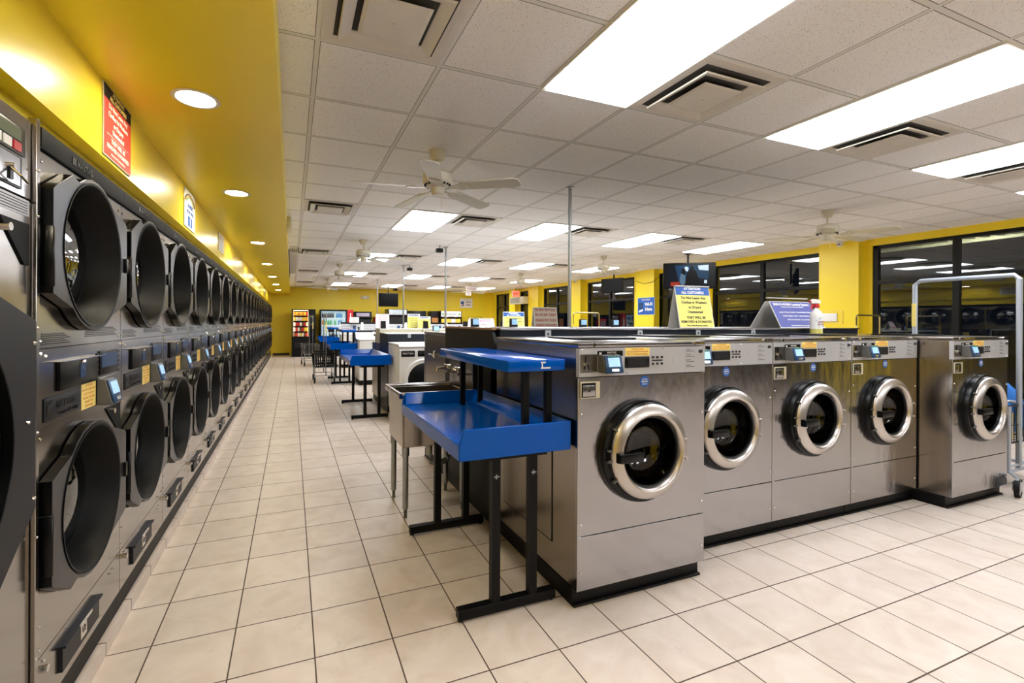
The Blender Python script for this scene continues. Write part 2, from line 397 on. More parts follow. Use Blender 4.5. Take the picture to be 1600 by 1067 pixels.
# tiled plinth under the dryers
b = MB(); b.box(-1.5, -.675, YF, 17.96, 0, .053)
struct(b.build('trim_4', FLOORM, smooth=False))
struct(MB().box(-.675, -.07, YB-.012, YB, 0, .09).build('baseboard_back', NBASE, smooth=False))
struct(MB().box(.84, 6.9, YB-.012, YB, 0, .09).build('baseboard_back', NBASE, smooth=False))

# right wall: header, sill, pillars, windows, door
openings = [(-4.4, -.9), (-.45, 4.44), (5.17, 7.42), (8.0, 9.07), (9.88, 11.99), (12.9, 14.67), (17.2, 18.85)]
door = (15.58, 16.5)
b = MB(); b.box(XW, XW+.22, YF, YB, 2.565, ZC)
gaps = sorted(openings+[door]); y = YF
for (a, c) in gaps:
    b.box(XW, XW+.22, y, a, 0, 2.565); y = c
b.box(XW, XW+.22, y, YB, 0, 2.565)
struct(b.build('wall_right', YEL, smooth=False))
b = MB()
for (a, c) in ((-.85, -.5), (4.53, 5.12), (7.47, 8.05), (8.97, 9.64), (12.1, 12.65), (14.75, 15.5), (16.6, 17.15)):
    b.box(8.42, XW, a, c, 0, ZC)
struct(b.build('wall_right_pillars', YEL, smooth=False)).name = 'trim_5'
for i, (a, c) in enumerate(openings):
    wd = thing('window_%d' % (i+1), None, None, (XW, a, 0)); struct(wd)
    n = max(1, round((c-a)/1.0)); L_ = c-a
    fr = MB(); t = .07
    fr.box(.02, .1, 0, t, 0, 2.565); fr.box(.02, .1, L_-t, L_, 0, 2.565)
    fr.box(.02, .1, 0, L_, 0, .1); fr.box(.02, .1, 0, L_, 2.565-.045, 2.565); fr.box(.021, .099, 0, L_, 1.945, 2.005)
    for k in range(1, n): fr.box(.019, .101, L_*k/n-.035, L_*k/n+.035, 0, 2.565)
    fr.build('window_frame', FRAME, wd, bevel=.004)
    MB().box(.055, .061, .03, L_-.03, .05, 2.53).build('window_pane', GLASS, wd, smooth=False)
for i, (a, c) in enumerate(FRONT_OPENINGS):
    wd = thing('window_%d' % (i+8), None, None, (a, YF, 0)); struct(wd); L_ = c-a; t = .07
    fr = MB(); fr.box(0, t, -.1, -.02, 0, 2.45); fr.box(L_-t, L_, -.1, -.02, 0, 2.45); fr.box(0, L_, -.1, -.02, 0, .1); fr.box(0, L_, -.1, -.02, 2.38, 2.45); fr.box(0, L_, -.099, -.021, 1.9, 1.97); fr.box(L_/2-.035, L_/2+.035, -.101, -.019, 0, 2.45)
    fr.build('window_frame', FRAME, wd, bevel=.004)
    MB().box(.03, L_-.03, -.063, -.057, .05, 2.42).build('window_pane', GLASS, wd, smooth=False)
dr = thing('door_1', None, None, (XW, door[0], 0)); struct(dr)
fr = MB(); L_ = door[1]-door[0]
fr.box(.02, .12, 0, .05, 0, 2.565); fr.box(.02, .12, L_-.05, L_, 0, 2.565); fr.box(.02, .12, 0, L_, 2.1, 2.17); fr.box(.02, .12, 0, L_, 2.5, 2.565)
fr.build('door_frame', FRAME, dr, bevel=.004)
fr = MB(); fr.box(.05, .09, .06, .14, .02, 2.09); fr.box(.05, .09, L_-.14, L_-.06, .02, 2.09); fr.box(.05, .09, .06, L_-.06, .02, .2); fr.box(.05, .09, .06, L_-.06, 2.0, 2.09)
fr.build('door_leaf', FRAME, dr)
MB().box(.067, .073, .1, L_-.1, .15, 2.05).build('door_glass', GLASS, dr, smooth=False)
MB().box(.067, .073, .04, L_-.04, 2.15, 2.52).build('transom_glass', GLASS, dr, smooth=False)
MB().tube([(.05, .2, .9), (0, .2, .93), (0, .2, 1.2), (.05, .2, 1.23)], .012).build('door_handle', CHROME, dr)

# outside: pavement and a lit canopy
PAVE = mat('night_pavement', '#3a3a3c', .8, noise=.2, nscale=2)
CANOPY = mat('cream_canopy', '#d8d6bc', .5, noise=.04, nscale=6)
DARKT = mat('dark_hedge', '#0c100c', .9, noise=.4, nscale=3)
struct(MB().box(XW+.25, 30, -20, 35, -.15, -.05).build('ground_outside', PAVE, smooth=False)).name = 'trim_6'
b = MB(); b.box(XW+.25, 9.9, -3, 6.6, 2.69, 2.72)
for k in range(60): b.box(XW+.25, 9.9, -3+k*.16, -3+k*.16+.06, 2.645, 2.69)
b.box(9.82, 9.9, -3, 6.6, 2.60, 2.75)
tag(b.build('entrance_canopy', CANOPY, smooth=False), 'cream ribbed metal canopy over the pavement outside the nearest window', 'canopy')
for k, y in enumerate((1.2, 3.6)):  # added lamps, hidden from indoors, that brighten the canopy
    cl = thing('canopy_fill_lamp', 'added unseen fill lamp brightening the cream canopy from the outside wall, %s' % ('nearer' if k == 0 else 'farther'), 'lamp', (XW+.222, y, 2.62))
    MB().box(0, .05, -.2, .2, -.05, .05).build('housing', WHITEM, cl); MB().box(.05, .06, -.18, .18, -.04, .04).build('fill_diffuser', emitmat('canopy_fill_glow', '#fff6dc', 300), cl)

# ------------------------------------------------------------------ ceiling lights and diffusers
def ceiling_light(x, y):
    t = thing('ceiling_light', '', 'ceiling light', (x, y, ZC), group='fluorescent ceiling panels')
    b = MB(); b.box(0, .61, 0, .022, -.012, 0); b.box(0, .61, 1.198, 1.22, -.012, 0); b.box(0, .022, .022, 1.198, -.012, 0); b.box(.588, .61, .022, 1.198, -.012, 0)
    b.build('light_frame', WHITEM, t, smooth=False)
    MB().box(.022, .588, .022, 1.198, -.019, -.001).build('light_diffuser', PANEL, t, smooth=False)
    return t
L0 = ceiling_light(0, 0)
cols = [1.33, 3.16, 4.99, 6.82]; rows = [-2.57, 1.09, 5.36, 9.02, 12.68, 16.34]
cn = ['column nearest the yellow soffit', 'second column from the soffit', 'third column from the soffit', 'column nearest the windows']
rn = ['row behind the camera', 'row nearest the camera', 'second row from the camera', 'third row from the camera', 'fourth row from the camera', 'row nearest the back wall']
first = True
for j, y in enumerate(rows):
    for i, x in enumerate(cols):
        o = L0 if first else copy_tree(L0); first = False
        o.location = (x, y, ZC)
        o['label'] = 'glowing rectangular ceiling light panel, %s, %s' % (cn[i], rn[j])
def diffuser():
    t = thing('ceiling_vent', '', 'air vent', (0, 0, ZC), group='square ceiling air diffusers')
    b = MB(); W = .59
    def ring(a, za, c, zc, m=0):
        h = W/2
        A = [(-a, -a), (a, -a), (a, a), (-a, a)]; C = [(-c, -c), (c, -c), (c, c), (-c, c)]
        for i in range(4):
            j = (i+1) % 4
            b.quad([(h+A[i][0], h+A[i][1], za), (h+A[j][0], h+A[j][1], za), (h+C[j][0], h+C[j][1], zc), (h+C[i][0], h+C[i][1], zc)], m)
    ring(.295, -.006, .265, -.006); ring(.272, -.006, .236, -.002); ring(.295, -.006, .295, 0)
    b.build('vent_frame', VENTM, t, (.01, .01, 0), smooth=False)
    b = MB(); ring(.222, -.026, .165, -.004); ring(.222, -.026, .218, -.034); ring(.218, -.034, .165, -.010)
    b.build('louvre', VENTM, t, (.01, .01, 0), smooth=False)
    b = MB(); ring(.142, -.030, .125, -.036); b.quad([(W/2-.125, W/2-.125, -.036), (W/2+.125, W/2-.125, -.036), (W/2+.125, W/2+.125, -.036), (W/2-.125, W/2+.125, -.036)]); ring(.142, -.030, .10, -.008)
    b.cyl((W/2, W/2, -.04), (W/2, W/2, -.043), .006, seg=8)
    b.build('centre_plate', VENTM, t, (.01, .01, 0), smooth=False)
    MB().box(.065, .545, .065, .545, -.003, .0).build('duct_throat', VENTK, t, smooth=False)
    return t
V0 = diffuser(); first = True
vx = [.11, 1.94, 3.77, 5.60]; vy = [1.70, 5.36, 9.02, 12.68, 16.34]
for j, y in enumerate(vy):
    for i, x in enumerate(vx):
        o = V0 if first else copy_tree(V0); first = False
        o.location = (x, y, ZC)
        o['label'] = 'dusty square ceiling diffuser, %s from the soffit, %s' % (['nearest column', 'second column', 'third column', 'fourth column'][i], ['row nearest the camera', 'second row', 'third row', 'fourth row', 'row nearest the back wall'][j])

# recessed downlights
def downlight():
    t = thing('downlight', '', 'downlight', (0, 0, 2.40), group='recessed downlights in the yellow soffit')
    MB().lathe([(.082, .0), (.1, -.001), (.105, -.006), (.085, -.008), (.08, -.002)], 32, close=True).build('trim_ring', WHITEM, t)
    MB().lathe([(0, -.0035), (.08, -.0035), (.081, -.001), (0, -.001)], 32).build('lamp_lens', LAMP, t)
    return t
D0 = downlight(); first = True
for k, y in enumerate([-1.3, .85, 2.55, 4.30, 6.91, 9.4, 12.0, 14.5, 17.05]):
    o = D0 if first else copy_tree(D0); first = False
    o.location = (-.435, y, 2.40); o['label'] = 'lit round downlight in the yellow soffit, ' + ['behind the camera', 'beside the camera', 'largest and nearest in view', 'second from the camera in view', 'third in view', 'fourth in view', 'fifth in view', 'sixth in view', 'farthest, by the back wall'][k]

# ceiling fans
def fan():
    t = thing('ceiling_fan', '', 'ceiling fan', (0, 0, ZC), group='ivory ceiling fans')
    MB().lathe([(0, 0), (.07, 0), (.068, -.03), (.045, -.075), (.02, -.085), (0, -.085)], 24).build('canopy', IVORY, t)
    MB().cyl((0, 0, -.08), (0, 0, -.17), .011, seg=10).build('rod', IVORY, t)
    b = MB(); b.lathe([(0, -.15), (.04, -.155), (.1, -.17), (.118, -.19), (.12, -.245), (.112, -.262), (.08, -.285), (.045, -.29), (0, -.29)], 32)
    b.build('motor', IVORY, t)
    b = MB()
    for k in range(20):
        a = 2*PI*k/20; b.box(.085, .106, -.006, .006, -.279, -.264, M=Matrix.Rotation(a, 4, 'Z'))
    b.build('motor_slots', BLACKM, t)
    MB().lathe([(0, -.28), (.048, -.285), (.05, -.34), (.04, -.352), (0, -.352)], 24).build('switch_housing', IVORY, t)
    MB().tube([(.045, 0, -.33), (.05, 0, -.34), (.05, 0, -.44)], .0015, 6).build('pull_chain', CHROME, t)
    for k in range(5):
        R = Matrix.Rotation(2*PI*k/5, 4, 'Z')
        P = Matrix.Translation((0, 0, -.285)) @ Matrix.Rotation(math.radians(2), 4, 'Y') @ Matrix.Rotation(math.radians(-11), 4, 'X')
        pts = [(.19, -.05), (.2, -.056), (.62, -.068), (.655, -.055), (.665, -.03), (.665, .03), (.655, .055), (.62, .068), (.2, .056), (.19, .05)]
        bl = MB().prism(pts, -.003, .003, M=R @ P).build('blade', IVORY, t)
        b = MB(); b.prism([(.09, -.012), (.14, -.02), (.19, -.045), (.25, -.04), (.25, .04), (.19, .045), (.14, .02), (.09, .012)], -.012, -.005, M=R @ P)
        b.build('blade_bracket', IVORY, bl)
    return t
F0 = fan(); first = True
fl = ['nearest, left of the roof pole', 'second in the left line', 'third in the left line', 'farthest of the left line', 'nearest the front windows, right side', 'second in the right line, over the wifi pillar', 'third in the right line', 'farthest of the right line']
for k, (x, y, a) in enumerate([(1.07, 3.47, 32), (1.1, 7.7, 50), (1.04, 11.1, 10), (1.06, 15.2, 60), (5.97, 3.54, -5), (5.86, 7.64, 25), (5.85, 11.2, 40), (5.85, 15.1, 15)]):
    o = F0 if first else copy_tree(F0); first = False
    o.location = (x, y, ZC); o.rotation_euler = (0, 0, math.radians(a)); o['label'] = 'ivory five-blade ceiling fan, ' + fl[k]

# roof poles rising from the machine islands
for k, (x, y, z0) in enumerate([(2.585, 3.9, 1.23), (2.58, 7.85, 1.15), (2.5, 10.85, 1.1), (2.56, 14.8, 1.1)]):
    t = thing('utility_pole', 'thin grey conduit pole rising to the ceiling from the %s machine island' % ['nearest', 'second', 'third', 'farthest'][k], 'pole', (x, y, z0), group='conduit poles')
    MB().cyl((0, 0, 0), (0, 0, ZC-z0), .018, seg=14).build('pole_shaft', GALV, t)
    MB().lathe([(0, ZC-z0-.012), (.045, ZC-z0-.012), (.045, ZC-z0), (0, ZC-z0)], 16).build('ceiling_flange', GALV, t)
for k, (x, y) in enumerate([(2.42, 7.7), (2.62, 10.7)]):
    t = thing('ceiling_speaker', 'small black camera box under the ceiling beside the %s pole' % ['second', 'third'][k], 'camera', (x, y, ZC), group='black ceiling camera boxes')
    MB().tube([(0, 0, 0), (0, 0, -.06)], .008).build('bracket', GREYP, t); MB().box(-.07, .05, -.05, .05, -.13, -.06, bev=.01).build('camera_body', BLACK, t)
    t.name = 'ceiling_camera'

# ------------------------------------------------------------------ dryers along the left wall
DP = .705
def door_outline(s):
    A = lambda d: (.325+.266*math.cos(math.radians(d)), s*.266*math.sin(math.radians(d)))
    p = [(.008, s*-.150), (.008, s*.160), (.022, s*.172), (.135, s*.236)]+[A(d) for d in (122, 110, 98, 86, 74, 62, 52)]+[(.640, s*.178), (.655, s*.165), (.655, s*-.150), (.640, s*-.163)]+[A(d) for d in (-52, -64, -76, -88, -100, -112, -124, -134)]
    return p if s > 0 else p[::-1]
def FX(x=0): return face((x, 0, 0), (0, 1, 0), (0, 0, 1))       # local (a,b) -> (y,z) on a face looking along +x
def make_dryer():
    t = thing('stacked_dryer', '', 'dryer', group='stainless stacked tumble dryers')
    W = DP; cy = .325; r = .248
    b = MB(); b.box(-.75, -.35, .004, W-.004, .15, 1.885, 1)
    def panel(z0, z1, hole=None):
        o = [(.002, z0), (W-.002, z0), (W-.002, z1), (.002, z1)]
        if hole: b.holed(o, (cy, hole), r-.004, -.012, 0, 48, 0, 0, 1, M=FX())
        else: b.box(-.012, 0, .002, W-.002, z0, z1)
    panel(1.238, 1.822, 1.552); panel(.323, .998, .697); panel(.15, .320)
    for z in (.15, 1.2): b.box(-.36, -.013, .004, .01, z, 1.86 if z > 1 else 1.0, 1)
    for (y, z) in [(.02, 1.79), (.02, 1.5), (.02, 1.26), (.02, .97), (.02, .75), (.02, .42), (.02, .35), (W-.03, 1.26), (W-.03, .35), (.05, .3), (W-.03, 1.79), (.60, .345), (.62, .29), (.585, .285)]:
        b.ball((0, y, z), .006, 2)
    b.cyl((-.002, .03, .287), (.02, .03, .287), .011, seg=8, m=2)
    b.build('cabinet', [STEELW, BLACKM, CHROME], t)
    b = MB(); b.prism([(-.03, 1.824), (.008, 1.824), (.011, 1.83), (.011, 1.885), (-.03, 1.885)], .001, W-.001, 0, M=Matrix(((1, 0, 0, 0), (0, 0, 1, 0), (0, 1, 0, 0), (0, 0, 0, 1))))
    b.text('MAYTAG', .032, face((.0125, .30, 1.853), (0, 1, 0), (0, 0, 1)), 1, bold=.02)
    b.box(.005, .0125, .20, .228, 1.842, 1.866, 1)
    b.build('top_trim', [BLACKM, DKGREY], t)
    b = MB(); b.box(-.012, .003, .003, W-.003, 1.0, 1.236)
    for y, z in ((.015, 1.222), (.045, 1.213), (W-.02, 1.222), (W-.02, 1.01)): b.ball((.003, y, z), .006, 1)
    for k in range(5):
        b.box(.003, .006, .432, .45, 1.11+k*.02, 1.118+k*.02, 2); b.box(.003, .006, W-.05, W-.032, 1.11+k*.02, 1.118+k*.02, 2)
    cp = b.build('control_panel', [STEELW, CHROME, BLACK], t)
    b = MB(); b.box(.003, .008, .455, .645, 1.11, 1.205, bev=.002); b.box(.008, .0095, .47, .63, 1.14, 1.195, 1); b.box(.003, .006, .46, .64, 1.06, 1.10, 2)  # blue inset paints a reflection onto the dark display
    b.build('selector_display', [BLACK, SCRBLU, STEEL], cp)
    b = MB(); b.box(.003, .012, .12, .425, 1.098, 1.19, 0, bev=.002)
    cb = b.build('coin_box', [BLACK], t)
    MB().box(0, .03, .10, .44, 1.19, 1.193, 0).build('coin_box_lip', STEELW, cb)
    b = MB(); b.box(.012, .014, .265, .31, 1.125, 1.172, 1); b.ball((.014, .285, 1.18), .009, 0); b.text('M', .03, face((.0145, .287, 1.148), (0, 1, 0), (0, 0, 1)), 2)
    b.build('coin_box_badge', [CHROME, SCRBLU, CHROME], cb)
    b = MB(); b.box(.003, .0042, .30, .425, 1.005, 1.098)
    for k in range(6): b.text(['ATTENTION', 'DO NOT OVERLOAD', 'CHECK POCKETS', 'BEFORE STARTING', 'THANK YOU', 'CUSTOMERS'][k], .012, face((.0043, .3625, 1.087-k*.0145), (0, 1, 0), (0, 0, 1)), 1, width=.11)
    b.build('notice_sticker', [YSTK, OTXT], t)['label'] = 'yellow notice sticker'
    b = MB(); b.prism([(.003, 1.0), (.055, 1.0), (.03, 1.098), (.003, 1.098)], .435, .535, 0, M=Matrix(((1, 0, 0, 0), (0, 0, 1, 0), (0, 1, 0, 0), (0, 0, 0, 1))))
    rd = b.build('card_reader', [GREYP], t, bevel=.003)
    b = MB(); sl = Vector((-.025, 0, .098)).normalized()
    Mx = face((.0555-.0125, .485, 1.049), (0, 1, 0), sl)
    b.box(-.046, .046, -.047, .047, 0, .006, 1, M=Mx, bev=.004); b.box(-.034, .034, -.012, .036, .006, .008, 0, M=Mx); b.box(-.02, .02, -.038, -.026, .006, .009, 2, M=Mx)
    b.build('reader_screen', [SCREEN, SCRBLU, CHROME], rd)
    b = MB(); b.box(.003, .0065, .035, .29, 1.015, 1.087, 0, bev=.002)
    b.text('MAYTAG', .034, face((.0068, .175, 1.058), (0, 1, 0), (0, 0, 1)), 1, bold=.01, width=.17)
    b.text('Commercial Laundry', .02, face((.0068, .19, 1.030), (0, 1, 0), (0, 0, 1)), 1, width=.15); b.box(.0065, .0075, .045, .083, 1.03, 1.078, 1); b.text('M', .036, face((.0077, .064, 1.055), (0, 1, 0), (0, 0, 1)), 0, bold=.03)
    b.build('name_plate', [DKGREY, BLACK], t)
    b = MB()
    for (y0, y1, z) in ((.03, .22, 1.268), (.34, .66, 1.283)):
        b.box(0, .0008, y0, y1, z-.022, z+.016)
        for k in range(6): b.box(.0008, .0012, y0+.004, y1-.004-.02*(k % 3), z-.0195+k*.006, z-.0165+k*.006, 1)
    b.build('instruction_strip', [STEELW, DKGREY], t)
    b = MB(); b.prism([(.53, .972), (.69, .972), (.69, .86), (.665, .86)], 0, .004, 0, M=FX())
    b.cyl((0, .605, .95), (.012, .605, .95), .011, seg=10, m=1)
    b.build('lint_access_plate', [BLACKM, CHROME], t)
    b = MB(); b.box(0, .010, .15, .45, .19, .268, 0); b.box(0, .020, .145, .455, .268, .275, 0); b.box(.010, .011, .285, .335, .205, .262, 1); b.box(.018, .022, .25, .35, .267, .277, 1)
    b.text('12', .03, face((.0115, .31, .232), (0, 1, 0), (0, 0, 1)), 2)
    b.build('lint_drawer', [DKGREY, CHROME, BTXT], t, bevel=.002)
    MB().box(-.5, -.012, .001, W-.001, .055, .148).build('kick_plate', BROWN, t, smooth=False)
    for nm, cz in (('upper', 1.552), ('lower', .697)):
        sg = 1 if nm == 'upper' else -1
        b = MB(); M = face((0, 0, cz), (0, 1, 0), (0, 0, 1))
        b.holed(door_outline(sg), (cy, 0), r, .004, .036, 64, 0, 1, 1, M=M)
        b.box(.003, .0385, .0045, .016, cz-.13, cz+.05, 1, bev=.002)
        d = b.build('door', [DFACE, BLACK], t, bevel=.005)
        b = MB(); b.lathe([(r+.006, .039), (r-.002, .037), (r-.010, .015), (.208, -.062), (.20, -.064), (.20, -.075), (.240, -.075), (.240, -.012), (r-.001, .03)], 48, close=True, M=Matrix.Translation((0, cy, cz)) @ Matrix(((0, 0, 1, 0), (1, 0, 0, 0), (0, 1, 0, 0), (0, 0, 0, 1))))
        b.build('door_gasket', RUBBER, d)
        MB().lathe([(0, -.020), (.06, -.024), (.12, -.035), (.17, -.049), (.205, -.064), (.205, -.068), (.17, -.053), (.12, -.039), (.06, -.028), (0, -.024)], 48, M=Matrix.Translation((0, cy, cz)) @ Matrix(((0, 0, 1, 0), (1, 0, 0, 0), (0, 1, 0, 0), (0, 0, 0, 1)))).build('door_glass', DGLASS, d)
        b = MB(); b.box(.036, .046, .62, .64, cz-.03, cz+.03, bev=.003); b.build('door_catch', BLACK, d)
        MB().lathe([(.234, -.08), (.31, -.085), (.31, -.33), (0, -.33)], 32, M=Matrix.Translation((0, cy, cz)) @ Matrix(((0, 0, 1, 0), (1, 0, 0, 0), (0, 1, 0, 0), (0, 0, 0, 1)))).build('drum', DRUM, t)
    return t
proto = make_dryer(); ND = 23
for k in range(ND):
    o = proto if k == 0 else copy_tree(proto)
    o.location = (XD, 1.70+DP*k, 0)
    o['label'] = 'stainless stacked tumble dryer, ' + ('first complete one at the left edge' if k == 0 else 'last one before the yellow back wall' if k == ND-1 else '%s complete one counting from the left edge' % ORD[k])

# the big single dryer at the left edge of the frame
t = thing('large_dryer', 'large single stainless dryer with coin slot, cut off by the left edge of the frame', 'dryer', (XD, .72, 0))
b = MB(); W = .965; b.box(-.75, -.01, 0, W-.015, .15, 1.885, 0); b.box(-.006, 0, 0, W-.018, 1.662, 1.885); b.box(-.006, 0, 0, W-.018, .15, 1.656)
b.box(-.01, .012, W-.012, W+.006, .055, 1.90, 0)
for z in (1.75, 1.62, 1.3, 1.0, .7, .35): b.ball((.012, W-.008, z), .006, 1)
b.build('cabinet', [STEELW, CHROME], t, bevel=.002)
MB().box(-.5, -.012, 0, W-.02, .055, .148).build('kick_plate', BROWN, t, smooth=False)
b = MB(); b.box(0, .004, .62, .91, 1.77, 1.845, 0, bev=.003); b.box(.004, .006, .66, .885, 1.805, 1.838, 1)
for k in range(5): b.box(.004, .007, .665+k*.046, .7+k*.046, 1.776, 1.8, 3 if k == 4 else 2)
b.build('display_panel', [BLACK, LCD, CARD, REDP], t)
b = MB(); b.box(0, .005, .68, .89, 1.678, 1.762, 1); b.box(.005, .008, .685, .875, 1.682, 1.757, 0); b.cyl((.008, .83, 1.725), (.018, .83, 1.725), .008, seg=12, m=2); b.tube([(.01, .825, 1.72), (.03, .825, 1.7), (.03, .86, 1.69)], .003, m=2); b.box(.008, .012, .82, .835, 1.69, 1.72, 1)
b.build('coin_slot', [STEEL, BLACK, CHROME], t)
b = MB(); b.box(0, .002, .45, .935, 1.612, 1.656)
for k in range(5): b.box(.002, .0026, .46, .925, 1.617+k*.0075, 1.6195+k*.0075, 1)
b.build('instruction_strip', [CONS, DKGREY], t)
b = MB(); b.prism([(.79, 1.59), (.93, 1.59), (.93, 1.475), (.905, 1.475)], 0, .005, 0, M=FX()); b.cyl((0, .82, 1.565), (.014, .82, 1.565), .011, seg=10, m=1)
b.build('lint_access_plate', [BLACKM, CHROME], t)
OC2 = [(.05, .92), (.05, 1.2), (.25, 1.36), (.72, 1.36), (.89, 1.30), (.89, .82), (.70, .66), (.25, .66)]
OC2 = [(.0, .85), (.0, 1.25), (.2, 1.40), (.66, 1.40), (.885, 1.32), (.885, .81), (.66, .62), (.2, .62)]
b = MB(); b.holed(OC2, (.44, 1.02), .34, .004, .04, 48, 0, 1, 1, M=FX())
for y, z in ((.87, 1.26), (.84, 1.05), (.87, .84)): b.ball((.041, y, z), .007, 2)
d = b.build('door', [DKGREY, BLACK, CHROME], t, bevel=.003)
MB().lathe([(0, .01), (.335, .01), (.335, .016), (0, .016)], 40, M=Matrix.Translation((0, .44, 1.02)) @ Matrix(((0, 0, 1, 0), (1, 0, 0, 0), (0, 1, 0, 0), (0, 0, 0, 1)))).build('door_glass', BLACK, d)

# ------------------------------------------------------------------ big steel washers
def FY(y=0): return face((0, y, 0), (1, 0, 0), (0, 0, 1))       # looking along -y
RY = Matrix(((1, 0, 0, 0), (0, 0, -1, 0), (0, 1, 0, 0), (0, 0, 0, 1)))
def make_washer(depth=.9, W=.782, vent=True):
    t = thing('front_load_washer', '', 'washing machine', group='big stainless front-load washers')
    cx, cz, R = .378, .708, .235
    b = MB(); b.box(.004, .012, .02, depth, .085, 1.205, 0); b.box(W-.012, W-.004, .02, depth, .085, 1.205, 0); b.box(.012, W-.012, .55, depth, .085, 1.205, 0); b.box(.012, W-.012, .02, .55, .085, .1, 4); b.box(.012, W-.012, .02, .55, 1.19, 1.205, 4)
    b.holed([(.002, .338), (W-.002, .338), (W-.002, 1.068), (.002, 1.068)], (cx, cz), .228, 0, .022, 40, 1, 1, 2, M=FY(.022))
    b.box(.002, W-.002, 0, .022, .087, .334, 1)
    b.box(0, .022, .0005, .022, .086, 1.068, 1)
    for x, z in ((.02, .39), (.02, .17), (W-.02, .40), (W-.02, .17), (W-.02, .86), (.02, .90)): b.ball((x, 0, z), .0065, 3)
    b.box(.0005, .0042, .22, depth-.12, .22, .86, 4); b.box(-.0005, .0045, .226, depth-.126, .226, .854, 0)
    b.build('cabinet', [STEELD, STEEL, BLACKM, CHROME, BROWN], t, bevel=.0015)
    b = MB(); b.box(0, W, -.002, depth, 1.207, 1.230, 0, bev=.004)
    for x in (.085, W-.075): b.cyl((x, -.002, 1.219), (x, -.008, 1.219), .009, seg=12, m=1)
    b.build('top_cover', [STEEL, CHROME], t)
    if vent:
        b = MB(); b.box(.2, .58, .28, .60, 1.230, 1.240, 0, bev=.003); b.build('top_vent_cover', BLACK, t)
    b = MB(); b.box(-.001, W+.001, .04, depth-.03, 0, .086); b.box(-.001, W+.001, .022, depth, 0, .012)
    b.build('base', BASEBLK, t, bevel=.004)
    b = MB(); b.box(.004, W-.004, -.003, .02, 1.072, 1.204, 0)
    for x, z in ((.02, 1.196), (.02, 1.08), (.28, 1.08), (.5, 1.08), (.5, 1.196), (W-.03, 1.08), (W-.02, 1.19)): b.ball((x, -.003, z), .004, 1)
    b.box(.645, .74, -.0036, -.003, 1.084, 1.192, 2)
    for k in range(12):
        if k % 3 != 2: b.box(.65, .65+.03+.05*((k*7) % 3)/2, -.004, -.0036, 1.187-k*.0088, 1.1895-k*.0088, 3)
    for k in range(6):
        b.cyl((.432+(k % 3)*.028, -.003, 1.122+(k//3)*.032), (.432+(k % 3)*.028, -.009, 1.122+(k//3)*.032), .006, seg=10, m=3)
    b.box(.427, .495, -.0035, -.003, 1.134, 1.142, 3)
    b.lathe([(0, 0), (.02, 0), (.02, .001), (0, .001)], 20, m=4, M=Matrix.Translation((.58, -.003, 1.138)) @ RY)
    b.cyl((.742, -.003, 1.178), (.742, -.014, 1.178), .009, seg=12, m=3)
    co = b.build('control_console', [CONS, CHROME, CONS, BTXT, LTGREY], t)
    b = MB(); b.box(.125, .27, -.005, -.003, 1.165, 1.19, 0); b.text('M', .016, face((.14, -.0055, 1.178), (1, 0, 0), (0, 0, 1)), 1, bold=.03); b.text('MAYTAG', .013, face((.205, -.0055, 1.181), (1, 0, 0), (0, 0, 1)), 1); b.text('COMMERCIAL LAUNDRY', .007, face((.205, -.0055, 1.170), (1, 0, 0), (0, 0, 1)), 1)
    b.build('name_badge', [BLACK, WTXT], co, loc=(-.02, 0, 0))
    b = MB(); b.box(.285, .432, -.0042, -.003, 1.163, 1.203, 0)
    b.text('ATTENTION', .013, face((.358, -.0048, 1.195), (1, 0, 0), (0, 0, 1)), 1); b.text('DO NOT OVERLOAD MACHINE', .01, face((.358, -.0048, 1.183), (1, 0, 0), (0, 0, 1)), 1, width=.13); b.text('WILL NOT WASH PROPERLY', .01, face((.358, -.0048, 1.171), (1, 0, 0), (0, 0, 1)), 1, width=.13)
    b.build('notice_sticker', [YSTK, OTXT], co, loc=(-.02, 0, 0))
    b = MB(); b.box(.283, .43, -.006, -.003, 1.106, 1.158, bev=.003); b.box(.30, .415, -.0068, -.006, 1.115, 1.15, 1); b.build('time_display', [BLACK, DKGREY], co, loc=(-.02, 0, 0))
    b = MB(); b.box(.03, .122, -.006, -.003, 1.092, 1.176, 0); b.box(.055, .06, -.008, -.006, 1.13, 1.17, 1); b.cyl((.062, -.006, 1.13), (.062, -.016, 1.13), .009, seg=12, m=2); b.tube([(.062, -.018, 1.128), (.066, -.024, 1.105)], .004, m=1)
    b.build('coin_slot', [STEEL, BLACK, CHROME], co, loc=(-.02, 0, 0))
    b = MB(); b.prism([(-.003, 1.09), (-.062, 1.09), (-.042, 1.172), (-.003, 1.172)], .135, .235, 0, M=Matrix(((0, 0, 1, 0), (1, 0, 0, 0), (0, 1, 0, 0), (0, 0, 0, 1))))
    rd = b.build('card_reader', GREYP, co, bevel=.003, loc=(-.028, 0, 0))
    Mx = face((.185, -.0535, 1.131), (1, 0, 0), Vector((0, .02, .082)).normalized())
    b = MB(); b.box(-.048, .048, -.041, .041, 0, .006, 1, M=Mx, bev=.004); b.box(-.032, .032, -.012, .03, .006, .008, 0, M=Mx); b.box(-.02, .02, -.034, -.022, .006, .009, 2, M=Mx)
    for k in range(4): b.box(-.03+k*.017, -.02+k*.017, .033, .038, .006, .0085, 3, M=Mx)
    b.build('reader_screen', [SCREEN, SCRBLU, CHROME, GREENP], rd)
    b = MB(); b.box(.03, .137, -.006, 0, .972, 1.05, 0, bev=.002); b.box(.034, .112, -.007, -.006, .978, 1.044, 2); b.box(.038, .106, -.012, -.006, .982, 1.034, 1, bev=.002); b.cyl((.072, -.012, 1.008), (.072, -.014, 1.008), .005, seg=10, m=2)
